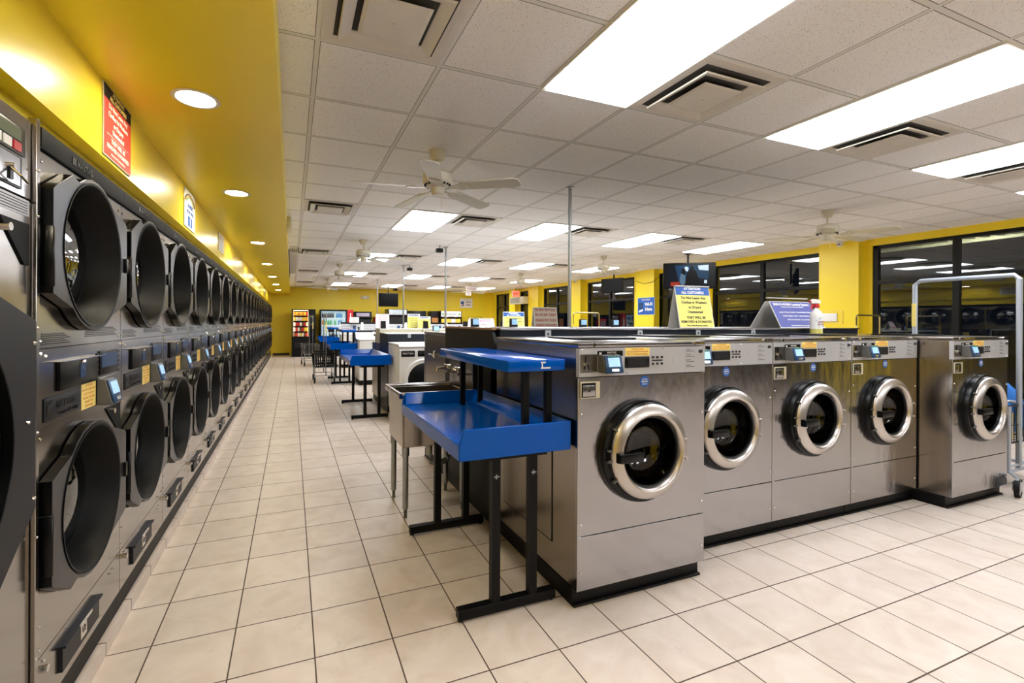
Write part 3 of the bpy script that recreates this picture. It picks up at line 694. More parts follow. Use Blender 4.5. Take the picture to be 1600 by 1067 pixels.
    b.build('coin_drawer', [CREAM, STEEL, BLACK], t, (-.018, 0, 0))
    b = MB(); b.lathe([(0, 0), (.028, 0), (.028, .001), (0, .001)], 28, M=Matrix.Translation((.405, 0, 1.036)) @ RY)
    b.text('CUSTOM', .008, face((.405, -.0015, 1.047), (1, 0, 0), (0, 0, 1)), 1); b.text('SERVICE', .011, face((.405, -.0015, 1.036), (1, 0, 0), (0, 0, 1)), 1); b.text('CALL US', .008, face((.405, -.0015, 1.024), (1, 0, 0), (0, 0, 1)), 1)
    b.build('round_sticker', [BLUEP, WTXT], t, (-.02, 0, 0))['label'] = 'round blue sticker'
    T = Matrix.Translation((cx, 0, cz)) @ RY @ Matrix.Diagonal((.95, .95, .95, 1))
    b = MB(); b.lathe([(.258, -.002), (.262, .015), (.255, .036), (.22, .04), (.19, .03), (.19, -.004)], 56, close=True, M=Matrix.Translation((-.016, 0, 0)) @ T); b.lathe([(.245, -.002), (.25, .03), (.236, .052), (.18, .05), (.178, -.004)], 56, close=True, M=T)
    for a in (150, 174, 186, 210): b.box(.240, .262, -.004, .004, .045, .06, 1, M=T @ Matrix.Rotation(math.radians(a), 4, 'Z'))
    b.build('door_seal', [BLACK, GREYP], t)
    b = MB(); b.lathe([(.234, .042), (.239, .05), (.237, .057), (.229, .064), (.205, .078), (.194, .081), (.186, .078), (.180, .070), (.175, .05), (.176, .03), (.22, .03)], 64, close=True, M=T)
    for a in (13, -13): b.cyl((.215*math.cos(math.radians(a)), .215*math.sin(math.radians(a)), .07), (.215*math.cos(math.radians(a)), .215*math.sin(math.radians(a)), .087), .007, seg=10, m=0, M=T)
    d = b.build('door', [RING], t)
    b = MB(); b.lathe([(.179, .056), (.170, .052), (.162, .02), (.160, -.04), (.172, -.04), (.178, .03)], 48, close=True, M=T); b.build('window_gasket', BLACK, d)
    b = MB(); b.lathe([(.165, .042), (.162, .02), (.15, -.03), (.12, -.065), (.06, -.085), (0, -.09)], 48, M=T); b.build('door_bowl', WGLASS, d)
    b = MB(); b.box(-.225, -.085, -.028, .018, .08, .105, 0, M=T, bev=.006); b.box(-.225, -.2, -.028, .018, .07, .09, 0, M=T); b.build('door_handle', BLACK, d)
    b = MB(); b.lathe([(.155, -.03), (.175, -.045), (.178, -.07), (.165, -.08), (.175, -.09), (.178, -.11), (.165, -.12), (.21, -.14), (.215, -.42), (0, -.42)], 40, M=T)
    for k in range(3): b.box(.13, .21, -.02, .02, -.40, -.16, 0, M=T @ Matrix.Rotation(2*PI*k/3+.4, 4, 'Z'))
    b.build('drum', DRUM, t)
    return t
w0 = make_washer(); w2 = make_washer(.735)
wx = [(1.22, 1.77), (2.008, 1.965), (2.792, 1.965), (3.579, 1.965), (4.375, 1.77)]
wl = ['big stainless front-load washer at the near end of the row, beside the blue folding table', 'stainless front-load washer just right of the protruding nearest one', 'middle stainless front-load washer of the front row', 'stainless front-load washer left of the protruding end machine', 'stainless front-load washer protruding at the right end of the row']
for k, (x, y) in enumerate(wx):
    o = w0 if k == 0 else w2 if k == 1 else copy_tree(w0 if k == 4 else w2)
    o.location = (x, y, 0); o['label'] = wl[k]
w1 = make_washer(.68, vent=False)
for k in range(5):
    o = w1 if k == 0 else copy_tree(w1)
    o.location = (1.225+.787*k+.782, 4.40, 0); o.rotation_euler = (0, 0, PI)
    o['group'] = 'stainless washers facing away in the nearest island'; o['label'] = 'stainless washer facing away behind the nearest row, %s from the aisle' % ORD[k]

# ------------------------------------------------------------------ blue folding tables
YZX = Matrix(((0, 0, 1, 0), (1, 0, 0, 0), (0, 1, 0, 0), (0, 0, 0, 1)))     # prism in (y,z), extruded along x
XZY = Matrix(((1, 0, 0, 0), (0, 0, 1, 0), (0, 1, 0, 0), (0, 0, 0, 1)))     # prism in (x,z), extruded along y
def table(x, y, L_, label, shelf, wear=False):
    t = thing('folding_table', label, 'folding table', (x, y, 0), group='blue laminate folding tables')
    W = .55
    b = MB()
    b.box(.012, W-.012, .012, L_-.012, .735, .80)                                   # tray
    end = [(0, .735), (W, .735), (W, .868), (.022, .868), (0, .80)]
    b.prism(end, 0, .012, M=XZY); b.prism(end, L_-.012, L_, M=XZY)
    for a, c in ((0, 1), (L_, -1)):                                                 # sloping inner lips at both ends
        A_ = [b.bm.verts.new(p) for p in ((.014, a+c*.05, .80), (.022, a+c*.012, .868), (.022, a+c*.012, .80))]; B_ = [b.bm.verts.new(p) for p in ((W-.02, a+c*.05, .80), (W-.02, a+c*.012, .868), (W-.02, a+c*.012, .80))]
        b.bm.faces.new((A_[0], A_[1], B_[1], B_[0])); b.bm.faces.new((A_[0], A_[1], A_[2])); b.bm.faces.new((B_[0], B_[1], B_[2])); b.bm.faces.new((A_[2], A_[0], B_[0], B_[2])); b.bm.faces.new((A_[1], A_[2], B_[2], B_[1]))
    b.prism([(W-.10, .80), (W, .868), (W, .735), (W-.02, .735)], .02, L_-.02, M=XZY)
    b.box(0, .014, .01, L_-.01, .735, .804)
    b.build('tray', BLUE, t, bevel=.004)
    for yy in (.10, L_-.10):
        b = MB(); b.box(.03, .52, yy-.022, yy+.022, .012, .055); b.cyl((.045, yy, 0), (.045, yy, .014), .014, seg=10); b.cyl((.505, yy, 0), (.505, yy, .014), .014, seg=10)
        b.build('foot', BLKLEG, t, bevel=.003)
        for xx in (.21, .40):
            b = MB(); b.box(xx-.02, xx+.02, yy-.018, yy+.018, .055, .735)
            if wear: b.box(xx-.012, xx+.014, yy-.0185, yy-.018, .62, .626, 1); b.box(xx-.004, xx+.002, yy-.0185, yy-.018, .612, .634, 1)
            b.build('leg', [BLKLEG, GALV], t, bevel=.002)
    b = MB()
    b.box(.15, .47, .08, L_-.08, .70, .733); b.build('under_frame', BLKLEG, t)
    if shelf:
        b = MB(); b.box(.235, W-.02, .02, L_-.06, 1.10, 1.152, bev=.006)
        if wear:
            b.box(.40, .425, .0185, .02, 1.137, 1.143, 1); b.box(.405, .41, .0185, .02, 1.115, 1.14, 1); b.box(.40, .45, .0185, .02, 1.112, 1.118, 1)
        b.build('upper_shelf', [BLUE, WTXT], t)
        for yy in (.085, L_-.16):
            for xx in (.355, .475):
                b = MB(); b.box(xx-.015, xx+.015, yy-.013, yy+.013, .80, 1.10); b.build('shelf_post', BLKLEG, t)
    return t
table(.655, 1.80, 1.08, 'blue folding table with a raised blue shelf, nearest, beside the big stainless washer', True, True)
table(.725, 6.24, 1.50, 'blue folding table without a shelf, second from the camera, beside the white washers', False)
table(.75, 9.95, 1.2, 'blue folding table with a small raised shelf, third along the aisle', True)
table(.75, 13.9, 1.2, 'farthest blue folding table with a raised shelf, in front of the vending machines', True)

# ------------------------------------------------------------------ first island: trough, end panel, sink
def bulkhead(x0, x1, y0, y1, z, label, clips, topmat, bodymat, zb=.0, tops=True):
    t = thing('trough_cover', label, 'service bulkhead', (x0, y0, 0))
    L_ = x1-x0; D = y1-y0
    b = MB(); b.box(.0, L_, .0, D, zb, z-.012); b.build('bulkhead_body', bodymat, t)
    MB().box(-.004, L_+.004, -.012, D+.004, z-.012, z, bev=.002).build('top_sheet', topmat, t)
    for cx in clips:
        b = MB(); b.box(cx-x0-.022, cx-x0+.022, -.006, 0, z-.065, z-.014, 0); b.cyl((cx-x0, -.006, z-.04), (cx-x0, -.008, z-.04), .008, seg=10, m=1)
        b.build('number_clip', [LTGREY, BTXT], t)
    return t
bulkhead(1.27, 5.05, 2.72, 3.70, 1.284, 'dark raised service bulkhead with a steel top, behind the big stainless washers', (1.63, 2.42, 3.0, 3.62, 4.4), STEEL, NAVY)
t = thing('end_panel', 'dark brown slanted end panel closing the service bulkhead beside the sink', 'end panel', (1.222, 2.70, 0))
b = MB(); b.prism([(.06, .0), (1.02, .0), (1.02, 1.272), (.05, 1.272), (-.02, 1.15), (-.02, 1.06), (.06, 1.0)], 0, .02, M=YZX); b.build('panel_sheet', BROWN, t)
b = MB(); b.box(-.004, .024, .03, 1.02, 1.272, 1.286); b.build('wood_edge', WOOD, t)
b = MB(); b.box(-.004, .0, .30, .34, .45, .80); b.box(-.004, 0, .40, .44, .45, .80); b.build('timber_strip', ORANGEW, t)
b = MB(); b.box(-.002, .0, .06, 1.0, 0, .09); b.build('base_strip', BASEBLK, t)

t = thing('utility_sink', 'stainless utility sink on pipe legs behind the nearest blue table', 'sink', (.66, 2.98, 0))
b = MB(); W = .55; D = .50
b.box(0, W, 0, .03, .81, .84); b.box(0, W, D-.03, D, .81, .84); b.box(0, .03, .03, D-.03, .81, .84); b.box(W-.03, W, .03, D-.03, .81, .84)
b.tube([(.012, .0, .84), (.012, D, .84)], .012); b.tube([(0, .012, .84), (W, .012, .84)], .012); b.tube([(0, D-.012, .84), (W, D-.012, .84)], .012)
b.build('rim', STEEL, t, bevel=.003)
b = MB()
b.box(.03, .042, .03, D-.03, .48, .83); b.box(W-.04, W-.03, .03, D-.03, .48, .83); b.box(.042, W-.04, .03, .042, .48, .83); b.box(.042, W-.04, D-.042, D-.03, .48, .83); b.box(.035, W-.035, .035, D-.035, .475, .49)
b.build('basin', STEELD, t, bevel=.004)
b = MB(); b.prism([(W-.03, .83), (W-.005, .83), (W-.005, 1.10), (W-.06, 1.10), (W-.06, 1.08), (W-.03, 1.04)], .0, D, M=XZY); b.build('backsplash', STEEL, t, bevel=.002)
for x, y in ((.06, .06), (.06, D-.06), (W-.08, .06), (W-.08, D-.06)):
    b = MB(); b.cyl((x, y, .06), (x, y, .48), .02, seg=14); b.cyl((x, y, 0), (x, y, .06), .012, seg=10, m=1); b.cyl((x, y, .42), (x, y, .49), .026, seg=14); b.build('leg', [GALV, GREYP], t)
b = MB(); b.cyl((W-.035, .12, .95), (W-.035, .38, .95), .018, seg=12)
for y in (.13, .37):
    b.cyl((W-.03, y, .95), (W-.10, y, .95), .016, seg=12); b.cyl((W-.09, y, .95), (W-.09, y, .99), .014, seg=12)
    for a in range(4): b.tube([(W-.09, y, .99), (W-.09+.035*math.cos(a*PI/2+.4), y+.035*math.sin(a*PI/2+.4), .992)], .006)
b.tube([(W-.06, .25, .95), (W-.10, .25, .955), (W-.16, .25, .985), (W-.21, .25, .985), (W-.22, .25, .955)], .01)
b.build('faucet', CHROME, t)
b = MB(); b.tube([(.28, .25, .48), (.28, .25, .36), (.30, .25, .30), (.36, .25, .28), (.42, .25, .31), (.46, .25, .36), (W, .25, .36)], .025, 12); b.build('drain_pipe', GALV, t)
t = thing('wall_tap', 'small angled chrome tap on the side of the washer facing away', 'tap', (1.225, 4.1, 1.02))
b = MB(); b.tube([(0, .06, 0), (-.02, .05, .0), (-.03, -.06, .005), (-.035, -.16, -.02)], .006); b.tube([(-.035, -.16, -.02), (-.037, -.17, .03), (-.04, -.175, .04)], .010); b.build('tap_spout', CHROME, t)

# ------------------------------------------------------------------ white machines in the further islands
def white_loader():
    t = thing('white_front_loader', '', 'washing machine', group='white front-load washers of the second island')
    W = .68; D = .72
    b = MB(); b.box(.002, W-.002, .06, D, .1, 1.0, bev=.01); b.prism([(.0, .1), (.06, .1), (.06, .985), (.03, .985), (.0, .95)], .002, W-.002, M=YZX)
    b.prism([(0, .99), (D, 1.01), (D, 1.03), (.05, 1.03), (.0, 1.0)], 0, W, M=YZX)
    b.build('cabinet', WHITE, t, bevel=.008)
    MB().box(.02, W-.02, .03, D, 0, .1).build('base', BASEBLK, t)
    b = MB(); b.box(.03, .21, -.006, .0, .865, .945, 0, bev=.005); b.box(.05, .19, -.008, -.006, .885, .93, 1); b.text('MAYTAG', .035, face((.12, -.0085, .907), (1, 0, 0), (0, 0, 1)), 2); b.build('soap_drawer', [BLACK, DKGREY, WTXT], t)
    b = MB(); b.box(.25, W-.03, -.006, 0, .865, .945, 0, bev=.005); b.box(.45, .60, -.008, -.006, .885, .925, 1); b.cyl((.29, -.006, .905), (.29, -.012, .905), .016, seg=16, m=1); b.build('control_strip', [BLACK, DKGREY], t)
    T = Matrix.Translation((.33, 0, .56)) @ RY
    MB().lathe([(.275, -.002), (.28, .03), (.265, .05), (.22, .04), (.22, -.002)], 48, close=True, M=T).build('door', WHITE, t)
    MB().lathe([(.222, .036), (.16, .05), (0, .055)], 48, M=T).build('door_glass', BLACK, t)
    return t
w = white_loader()
for k in range(5):
    o = w if k == 0 else copy_tree(w)
    o.location = (1.30+.70*k, 5.88, 0); o['label'] = 'white front-load washer with a black door, ' + ('at the aisle end of the second island' if k == 0 else '%s from the aisle in the second island' % ORD[k])
bulkhead(1.30, 4.85, 6.64, 7.28, 1.155, 'dark service bulkhead with white top strip between the white washers', (1.62, 2.5, 3.4), WHITE, NAVY)
def white_rear():
    t = thing('white_coin_washer', '', 'washing machine', group='white coin washers facing away in the second island')
    W = .70; D = .7
    b = MB(); b.box(.002, W-.002, .0, D, .1, .98, 0); b.build('cabinet', [BRNST], t)
    b = MB(); b.prism([(.0, .98), (D-.25, .98), (D-.25, 1.06), (D-.33, 1.20), (.0, 1.20)], .004, W-.004, 0, M=YZX); b.ball((W*.5, 0, 1.12), .012, 1); b.build('console_housing', [CREAM, BLACK], t, bevel=.004)
    b = MB(); b.box(.0, W, -.01, D-.3, 1.20, 1.215); b.build('console_top', WHITE, t)
    MB().box(.02, W-.02, .02, D, 0, .1).build('base', BASEBLK, t)
    b = MB(); b.prism([(.02, 1.215), (.09, 1.215), (.08, 1.335), (.04, 1.335)], .03, .105, 0, M=YZX); b.build('card_reader', BLACK, t)
    return t
w = white_rear()
for k in range(5):
    o = w if k == 0 else copy_tree(w)
    o.location = (1.30+.705*k, 7.30, 0); o['label'] = 'white coin washer facing away, ' + ('at the aisle end of the second island' if k == 0 else '%s from the aisle in the second island' % ORD[k])
def top_loader(zc, consoles):
    t = thing('white_top_loader', '', 'washing machine')
    W = .66; D = .68
    b = MB(); b.box(.01, W-.01, 0, D, .1, .93, bev=.012); b.box(.0, W, -.008, D-.14, .93, .955, bev=.008); b.build('cabinet', WHITE, t)
    MB().box(.03, W-.03, .03, D, 0, .1).build('base', BASEBLK, t)
    b = MB(); b.box(.06, W-.06, .04, D-.2, .955, .962, bev=.003); b.build('lid', WHITE, t)
    b = MB(); b.prism([(D-.16, .955), (D, .955), (D, zc), (D-.08, zc)], .0, W, 0, M=YZX); 
    c = b.build('console', WHITE, t, bevel=.006)
    sl = Vector((0, .08, zc-.955)).normalized(); Mx = face((W*.5, D-.16, .955), (1, 0, 0), sl)
    h = Vector((.08, zc-.955)).length
    b = MB()
    if consoles:
        b.box(-.3, .3, h*.08, h*.85, .0, .004, 0, M=Mx); b.box(-.3, .3, h*.86, h*1.0, 0, .006, 1, M=Mx); b.box(.02, .024, h*.1, h*.85, .004, .005, 1, M=Mx)
        for k in range(3): b.box(-.27, -.05, h*(.25+.2*k), h*(.25+.2*k)+.006, .004, .005, 2, M=Mx)
        b.box(.06, .14, h*.25, h*.7, .004, .03, 3, M=Mx); b.box(.2, .25, h*.3, h*.6, .004, .008, 1, M=Mx)
    else:
        b.box(.06, .26, h*.35, h*.7, .0, .004, 1, M=Mx); b.box(-.26, -.05, h*.5, h*.53, 0, .002, 2, M=Mx); b.box(-.26, -.09, h*.3, h*.33, 0, .002, 2, M=Mx)
    b.build('control_strip', [CONS, BLACK, DKGREY, SCRBLU], c)
    b = MB(); b.box(.24, .34, -.016, -.006, .86, .875, bev=.004); b.build('lid_handle', CHROME, t)
    return t
w = top_loader(1.09, False)
for k in range(5):
    o = w if k == 0 else copy_tree(w)
    o.location = (1.30+.67*k, 9.68, 0); o['group'] = 'white top-load washers of the third island'; o['label'] = 'white top-load washer with a dark display strip, ' + ('at the aisle end of the third island' if k == 0 else '%s from the aisle in the third island' % ORD[k])
bulkhead(1.34, 4.6, 10.42, 10.95, 1.128, 'low dark service bulkhead behind the white top-load washers', (1.72, 2.3, 2.9), NAVY, NAVY)
w = top_loader(1.305, True)
for k in range(6):
    o = w if k == 0 else copy_tree(w)
    o.location = (1.32+.67*k, 13.5, 0); o['group'] = 'white washers with tall consoles in the farthest island'; o['label'] = 'white washer with a tall black-capped console, ' + ('at the aisle end of the farthest island' if k == 0 else '%s from the aisle in the farthest island' % ORD[k])

# free-standing card readers on the islands
def reader():
    t = thing('card_reader', '', 'card reader', group='card readers standing on the islands')
    b = MB(); b.prism([(-.035, 0), (.035, 0), (.03, .03), (.03, .11), (-.02, .11), (-.035, .02)], -.05, .05, M=YZX); b.build('reader_body', DKGREY, t, bevel=.004)
    b = MB(); b.box(-.042, .042, -.041, -.034, .028, .1, 0, bev=.003); b.build('reader_screen', SCREEN, t)
    return t
r = reader()
for k, (x, y, z, a, l) in enumerate([(2.17, 7.1, 1.155, .2, 'left of the pink lettered board'), (2.87, 6.80, 1.155, .3, 'in front of the pink lettered board'), (3.55, 6.85, 1.155, .3, 'in front of the small yellow notice'), (5.07, 9.9, 1.16, .1, 'in front of the yellow pillar beside the tall pole'), (5.8, 9.9, 1.16, .2, 'in front of the dark window with the rack')]):
    if k in (1, 2): x, y, z = (1.445, 3.6, 1.284) if k == 1 else (1.81, 3.6, 1.284)
    if k >= 3: x, y, z = (2.535, 3.6, 1.284) if k == 3 else (2.90, 3.6, 1.284)
    o = r if k == 0 else copy_tree(r); o.location = (x, y, z); o.rotation_euler = (0, 0, a-.3); o['label'] = 'small blue-screened card reader ' + l
    if k >= 1: o.scale = (.64, .64, .64)

# ------------------------------------------------------------------ tent and board signs
def letters(b, rows, w_, h_, M, marg=.06):
    """rows: (text, size fraction, material index, y fraction from top)"""
    for s_, fs, mi, yy in rows:
        b.text(s_, fs*h_, M @ Matrix.Translation((0, h_*(1-yy), .001)), mi, width=w_*(1-2*marg), bold=.022)
def tent(name, label, loc, rz, w_, h_, lean, front, header, rows, depth=None, cat='sign', topw=1.0, mats=None):
    t = thing(name, label, cat, loc, rz)
    a = math.atan2(lean, h_); sl = Vector((0, lean, h_)).normalized()
    b = MB(); th = .006
    pr = [(-w_/2, 0), (w_/2, 0), (w_/2*topw, h_), (-w_/2*topw, h_)]
    Mf = face((0, -lean, 0), (1, 0, 0), Vector((0, lean, h_)))
    Mb = face((0, lean, 0), (-1, 0, 0), Vector((0, -lean, h_)))
    b.prism(pr, -th, 0, 0, M=Mf); b.prism(pr, -th, 0, 0, M=Mb); b.box(-w_/2*topw, w_/2*topw, -.012, .012, h_-.008, h_)
    b.build('sign_board', SIGNG, t)
    b = MB(); e = .006
    b.prism([(-w_/2+e, e), (w_/2-e, e), (w_/2*topw-e, h_-e), (-w_/2*topw+e, h_-e)], 0, .001, 0, M=Mf)
    if header: b.box(-w_/2*topw+e, w_/2*topw-e, h_*(1-header), h_-e, .001, .0016, 1, M=Mf)
    b.build('printed_face', front, t)
    b = MB(); letters(b, rows, w_*topw, h_, Mf @ Matrix.Translation((0, 0, .001))); b.build('lettering', mats, t)
    return t
tent('tent_sign', 'yellow tent sign with blue ATTENTION ALL CUSTOMERS header on the bulkhead, below the television', (3.21, 2.98, 1.284), -.10, .355, .36, .075, [SIGNY, BLUEP], .21,
     [('ATTENTION', .085, 0, .055), ('ALL CUSTOMERS', .085, 0, .15), ('Do Not Leave Any', .09, 1, .28), ('Clothes in Washers', .09, 1, .39), ('or Dryers', .09, 1, .51), ('Unattended', .09, 1, .62), ('THEY WILL BE', .085, 1, .76), ('REMOVED & DONATED', .085, 1, .86), ('We Do Not Want Any Clothes', .045, 1, .95)], mats=[WTXT, BTXT])
tent('tent_sign', 'violet-blue tent sign headed SAN-O-WASH Laundry System beside the spray bottle', (4.43, 2.98, 1.284), -.05, .57, .285, .16, [BLUES], 0,
     [('SAN-O-WASH Laundry System', .13, 0, .12), ('Professional Laundry & Cleaning Machine Sanitizer', .05, 0, .22), ('Laundry & Washers Sanitized   Personal Washers Cleaned', .062, 0, .42), ('Whiter & Brighter Clothes   Safer & Fresher Loads', .062, 0, .56), ('Kills Germs & Bacteria   Removes Odors', .062, 0, .70), ('You can bring fresh laundry wherever you do the wash', .045, 0, .92)], topw=.92, mats=[WTXT])
tent('tent_sign', 'grey board reading DO NOT PUT PODS IN SOAP DISH in dark red', (2.36, 4.0, 1.230), -.05, .26, .245, .05, [TAUPE], 0,
     [('DO NOT PUT PODS', .15, 0, .10), ('IN SOAP DISH', .15, 0, .30), ('PLEASE PUT PODS', .15, 0, .53), ('INSIDE WASHERS', .15, 0, .73)], mats=[DRED])
tent('tent_sign', 'small yellow notice with a blue header left of the grey pods board', (3.56, 7.08, 1.155), -.25, .37, .35, .06, [SIGNY, BLUEP], .22,
     [('Attention', .12, 0, .06), ('ALL CUSTOMERS', .09, 0, .16), ('Do Not Leave Any', .1, 1, .32), ('Clothes in Washers', .1, 1, .48), ('or Dryers', .1, 1, .64), ('Unattended', .1, 1, .80)], mats=[WTXT, BTXT])
tent('tent_sign', 'white board with pink ATTENTION heading standing on the second island', (2.93, 7.02, 1.155), -.25, .46, .235, .1, [CARD], 0,
     [('ATTENTION', .24, 0, .15), ('CUSTOMERS', .14, 1, .42), ('PLEASE WIPE MACHINES', .12, 1, .62), ('AFTER USING', .12, 1, .82)], topw=.92, mats=[PINK, REDTXT])
for k, (x, z, l) in enumerate([(2.73, .39, 'taller one behind'), (2.95, .33, 'shorter one in front')]):
    tent('tent_sign', 'yellow rate board with a blue heading on the third island, ' + l, (x, 10.75-.15*k, 1.128), -.2, .30, z, .05, [SIGNY, CARD], .18,
         [('Keno', .17, 0, .09)] + [('Washers and Dryers', .06, 1, .3+.13*i) for i in range(5)], mats=[BLUEP, BTXT]) if 0 else \
    tent('tent_sign', 'yellow notice with a blue heading on the third island, ' + l, (x, 10.75-.15*k, 1.128), -.2, .30, z, .05, [SIGNY, CARD], .18,
         [('Attention', .15, 0, .09)] + [('All Customers', .07, 1, .3+.13*i) for i in range(5)], mats=[BLUEP, BTXT])
tent('tent_sign', 'pale pink-lined price board on the third island beside the arcade cabinet', (1.97, 10.7, 1.128), -.15, .31, .38, .06, [CARD], 0, [('Wash  Dry  Fold', .07, 0, .12+.11*i) for i in range(8)], mats=[PINK])
tent('tent_sign', 'small white board with red lines on the farthest island', (1.74, 14.0, 1.29), -.1, .27, .17, .04, [CARD], 0, [('Please Read', .13, 0, .2+.2*i) for i in range(4)], mats=[REDTXT])
for k in range(2):
    t = thing('place_card', 'small white card lying low on the second island, %s of the tall pole' % ('left' if k == 0 else 'right'), 'card', (4.50+.21*k, 7.1, 1.155), -.3)
    MB().box(-.085, .085, -.03, .03, 0, .008).build('stand', CARD, t)
    b = MB(); b.box(-.085, .085, 0, .004, .008, .09, 0); b.text('NOTICE', .04, face((0, -.001, .05), (1, 0, 0), (0, 0, 1)), 1); b.build('card_face', [CARD, BTXT], t)

# spray bottle on the washers
t = thing('spray_bottle', 'clear spray bottle with red and white trigger and yellow cleaner, beside the violet-blue sign', 'spray bottle', (4.33, 2.654, 1.2305), -.3)
b = MB(); b.lathe([(0, 0), (.044, 0), (.047, .006), (.047, .10), (.047, .1001)], 28, m=0); b.lathe([(.047, .1), (.047, .165), (.04, .195), (.022, .215), (.0165, .225), (.0165, .24), (0, .24)], 28, m=1)
bt = b.build('bottle', [LIQ, WHITEM], t)
b = MB(); b.lathe([(.048, .045), (.048, .155)], 28, m=0, M=Matrix.Identity(4)); 
b.tube([(.0-.034, -.0345, .115), (-.005, -.0485, .14), (.034, -.0345, .145)], .002, 6, 1)
for k in range(3): b.box(-.022, .03, -.0495, -.046, .085+k*.012, .089+k*.012, 2)
b.build('label', [CARD, BLUEP, DRED], bt)
b = MB(); b.lathe([(.021, .235), (.024, .24), (.022, .262), (.013, .268), (0, .268)], 20, m=0); b.prism([(-.055, .272), (.03, .272), (.035, .285), (.02, .305), (-.03, .31), (-.05, .30)], -.012, .012, 1, M=XZY); b.prism([(-.04, .272), (-.028, .272), (-.038, .235), (-.048, .215), (-.054, .218)], -.007, .007, 0, M=XZY); b.box(-.066, -.055, -.008, .008, .279, .297, 0)
b.build('trigger_head', [REDP, WHITEM], t)

# ------------------------------------------------------------------ televisions
TVB = mat('tv_black', '#030303', .5, spec=.12, noise=.1, nscale=20)
def television(label, loc, rz, w_, h_, pole, picture=False, name='television', tilt=0):
    t = thing(name, label, 'television', loc, rz)
    b = MB(); b.box(-w_/2, w_/2, 0, .05, 0, h_, bev=.008); b.box(-w_/4, w_/4, .05, .085, h_*.2, h_*.8); sc = b.build('tv_housing', TVB, t)
    e = .02
    b = MB(); b.box(-w_/2+e, w_/2-e, -.002, .0, e, h_-e); b.build('screen', TVB, t)
    if picture:
        b = MB(); M = face((0, -.0035, 0), (1, 0, 0), (0, 0, 1))
        X = lambda f: -w_/2+f*w_
        b.box(X(.10), X(.86), .05*h_, .90*h_, 0, .001, 0, M=M)
        b.prism([(X(.30), .3*h_), (X(.50), .3*h_), (X(.52), .9*h_), (X(.22), .9*h_)], .001, .0014, 1, M=M)
        b.prism([(X(.55), .45*h_), (X(.86), .35*h_), (X(.86), .9*h_), (X(.52), .9*h_)], .001, .0014, 2, M=M)
        b.prism([(X(.68), .72*h_), (X(.86), .68*h_), (X(.86), .9*h_), (X(.66), .88*h_)], .0014, .0018, 3, M=M)
        b.prism([(X(.40), .70*h_), (X(.47), .66*h_), (X(.485), .80*h_), (X(.44), .86*h_), (X(.40), .80*h_)], .0016, .002, 3, M=M)
        b.prism([(X(.31), .25*h_), (X(.33), .55*h_), (X(.37), .62*h_), (X(.42), .60*h_), (X(.42), .2*h_), (X(.36), .1*h_)], .002, .0024, 4, M=M)
        b.prism([(X(.34), .6*h_), (X(.36), .76*h_), (X(.395), .80*h_), (X(.42), .74*h_), (X(.43), .6*h_), (X(.41), .52*h_)], .0024, .0028, 5, M=M)
        b.prism([(X(.42), .06*h_), (X(.44), .5*h_), (X(.47), .66*h_), (X(.52), .74*h_), (X(.52), .86*h_), (X(.57), .88*h_), (X(.58), .74*h_), (X(.63), .66*h_), (X(.68), .35*h_), (X(.74), .06*h_)], .0026, .003, 5, M=M)
        b.box(X(.14), X(.31), .10*h_, .26*h_, .003, .0034, 6, M=M); b.box(X(.78), X(.83), .20*h_, .32*h_, .003, .0034, 3, M=M)
        pm = [mat('tv_navy', '#0a1c38', .3, emit=.2, noise=.5, nscale=8), mat('tv_blue', '#1c4f7a', .3, emit=.4, noise=.5, nscale=10), mat('tv_steel_blue', '#2a5a80', .3, emit=.3, noise=.6, nscale=40), mat('tv_highlight', '#c8dcec', .3, emit=.8, noise=.2, nscale=10), mat('tv_pale_blue', '#7fa8c8', .3, emit=.3, noise=.2, nscale=10), mat('tv_dark_figure', '#080a10', .3, noise=.4, nscale=20), mat('tv_red_banner', '#d8402c', .3, emit=.35, noise=.2, nscale=20)]
        b.build('picture', pm, t, smooth=False)['label'] = 'dim film still of two people with a red banner'
    b = MB(); b.cyl((0, .07, h_*.5), (0, .12, h_*.5), .03, seg=10); b.cyl((0, .12, h_*.4), (0, .12, h_+pole), .018, seg=12); b.lathe([(0, 0), (.06, 0), (.06, -.012), (0, -.012)], 16, M=Matrix.Translation((0, .12, h_+pole)))
    b.build('ceiling_bracket', BLACKM, t)
    return t
television('large television showing a dim blue film scene, hung from the ceiling beside the windows', (7.10, 6.64, 1.985), -.62, .93, .50, ZC-1.985-.50, True)
television('black television seen nearly edge-on, hung by the dark window', (7.95, 10.0, 2.13), -1.15, .62, .38, ZC-2.13-.38)
television('switched-off black television hung in front of the back wall', (3.35, 17.0, 1.89), -.1, .72, .50, ZC-1.89-.50)
for x, y, l in ((3.85, 18.0, 'on the ceiling right of the far television'),):
    t = thing('ceiling_camera', 'small black camera ' + l, 'camera', (x, y, ZC)); MB().cyl((0, 0, 0), (0, 0, -.05), .02).build('mount', BLACK, t); MB().box(-.12, .05, -.04, .04, -.12, -.05, bev=.01).build('camera_body', BLACK, t)
def dome(x, y, z, l, black=False):
    t = thing('security_camera', 'small white security camera ' + l, 'camera', (x, y, z))
    MB().lathe([(0, 0), (.055, 0), (.055, -.02), (.05, -.05), (0, -.05)], 20).build('camera_mount', WHITEM, t)
    b = MB(); b.ball((-.01, -.01, -.055), .045, 0, 12); b.build('camera_ball', WHITEM, t)
    b = MB(); b.ball((-.05, -.02, -.06), .014, 0); b.ball((-.045, .012, -.062), .01, 0); b.build('lens', BLACK, t)
dome(8.32, 4.75, ZC, 'under the ceiling by the nearest yellow pillar'); dome(8.30, 12.2, ZC, 'under the ceiling by the fifth yellow pillar')

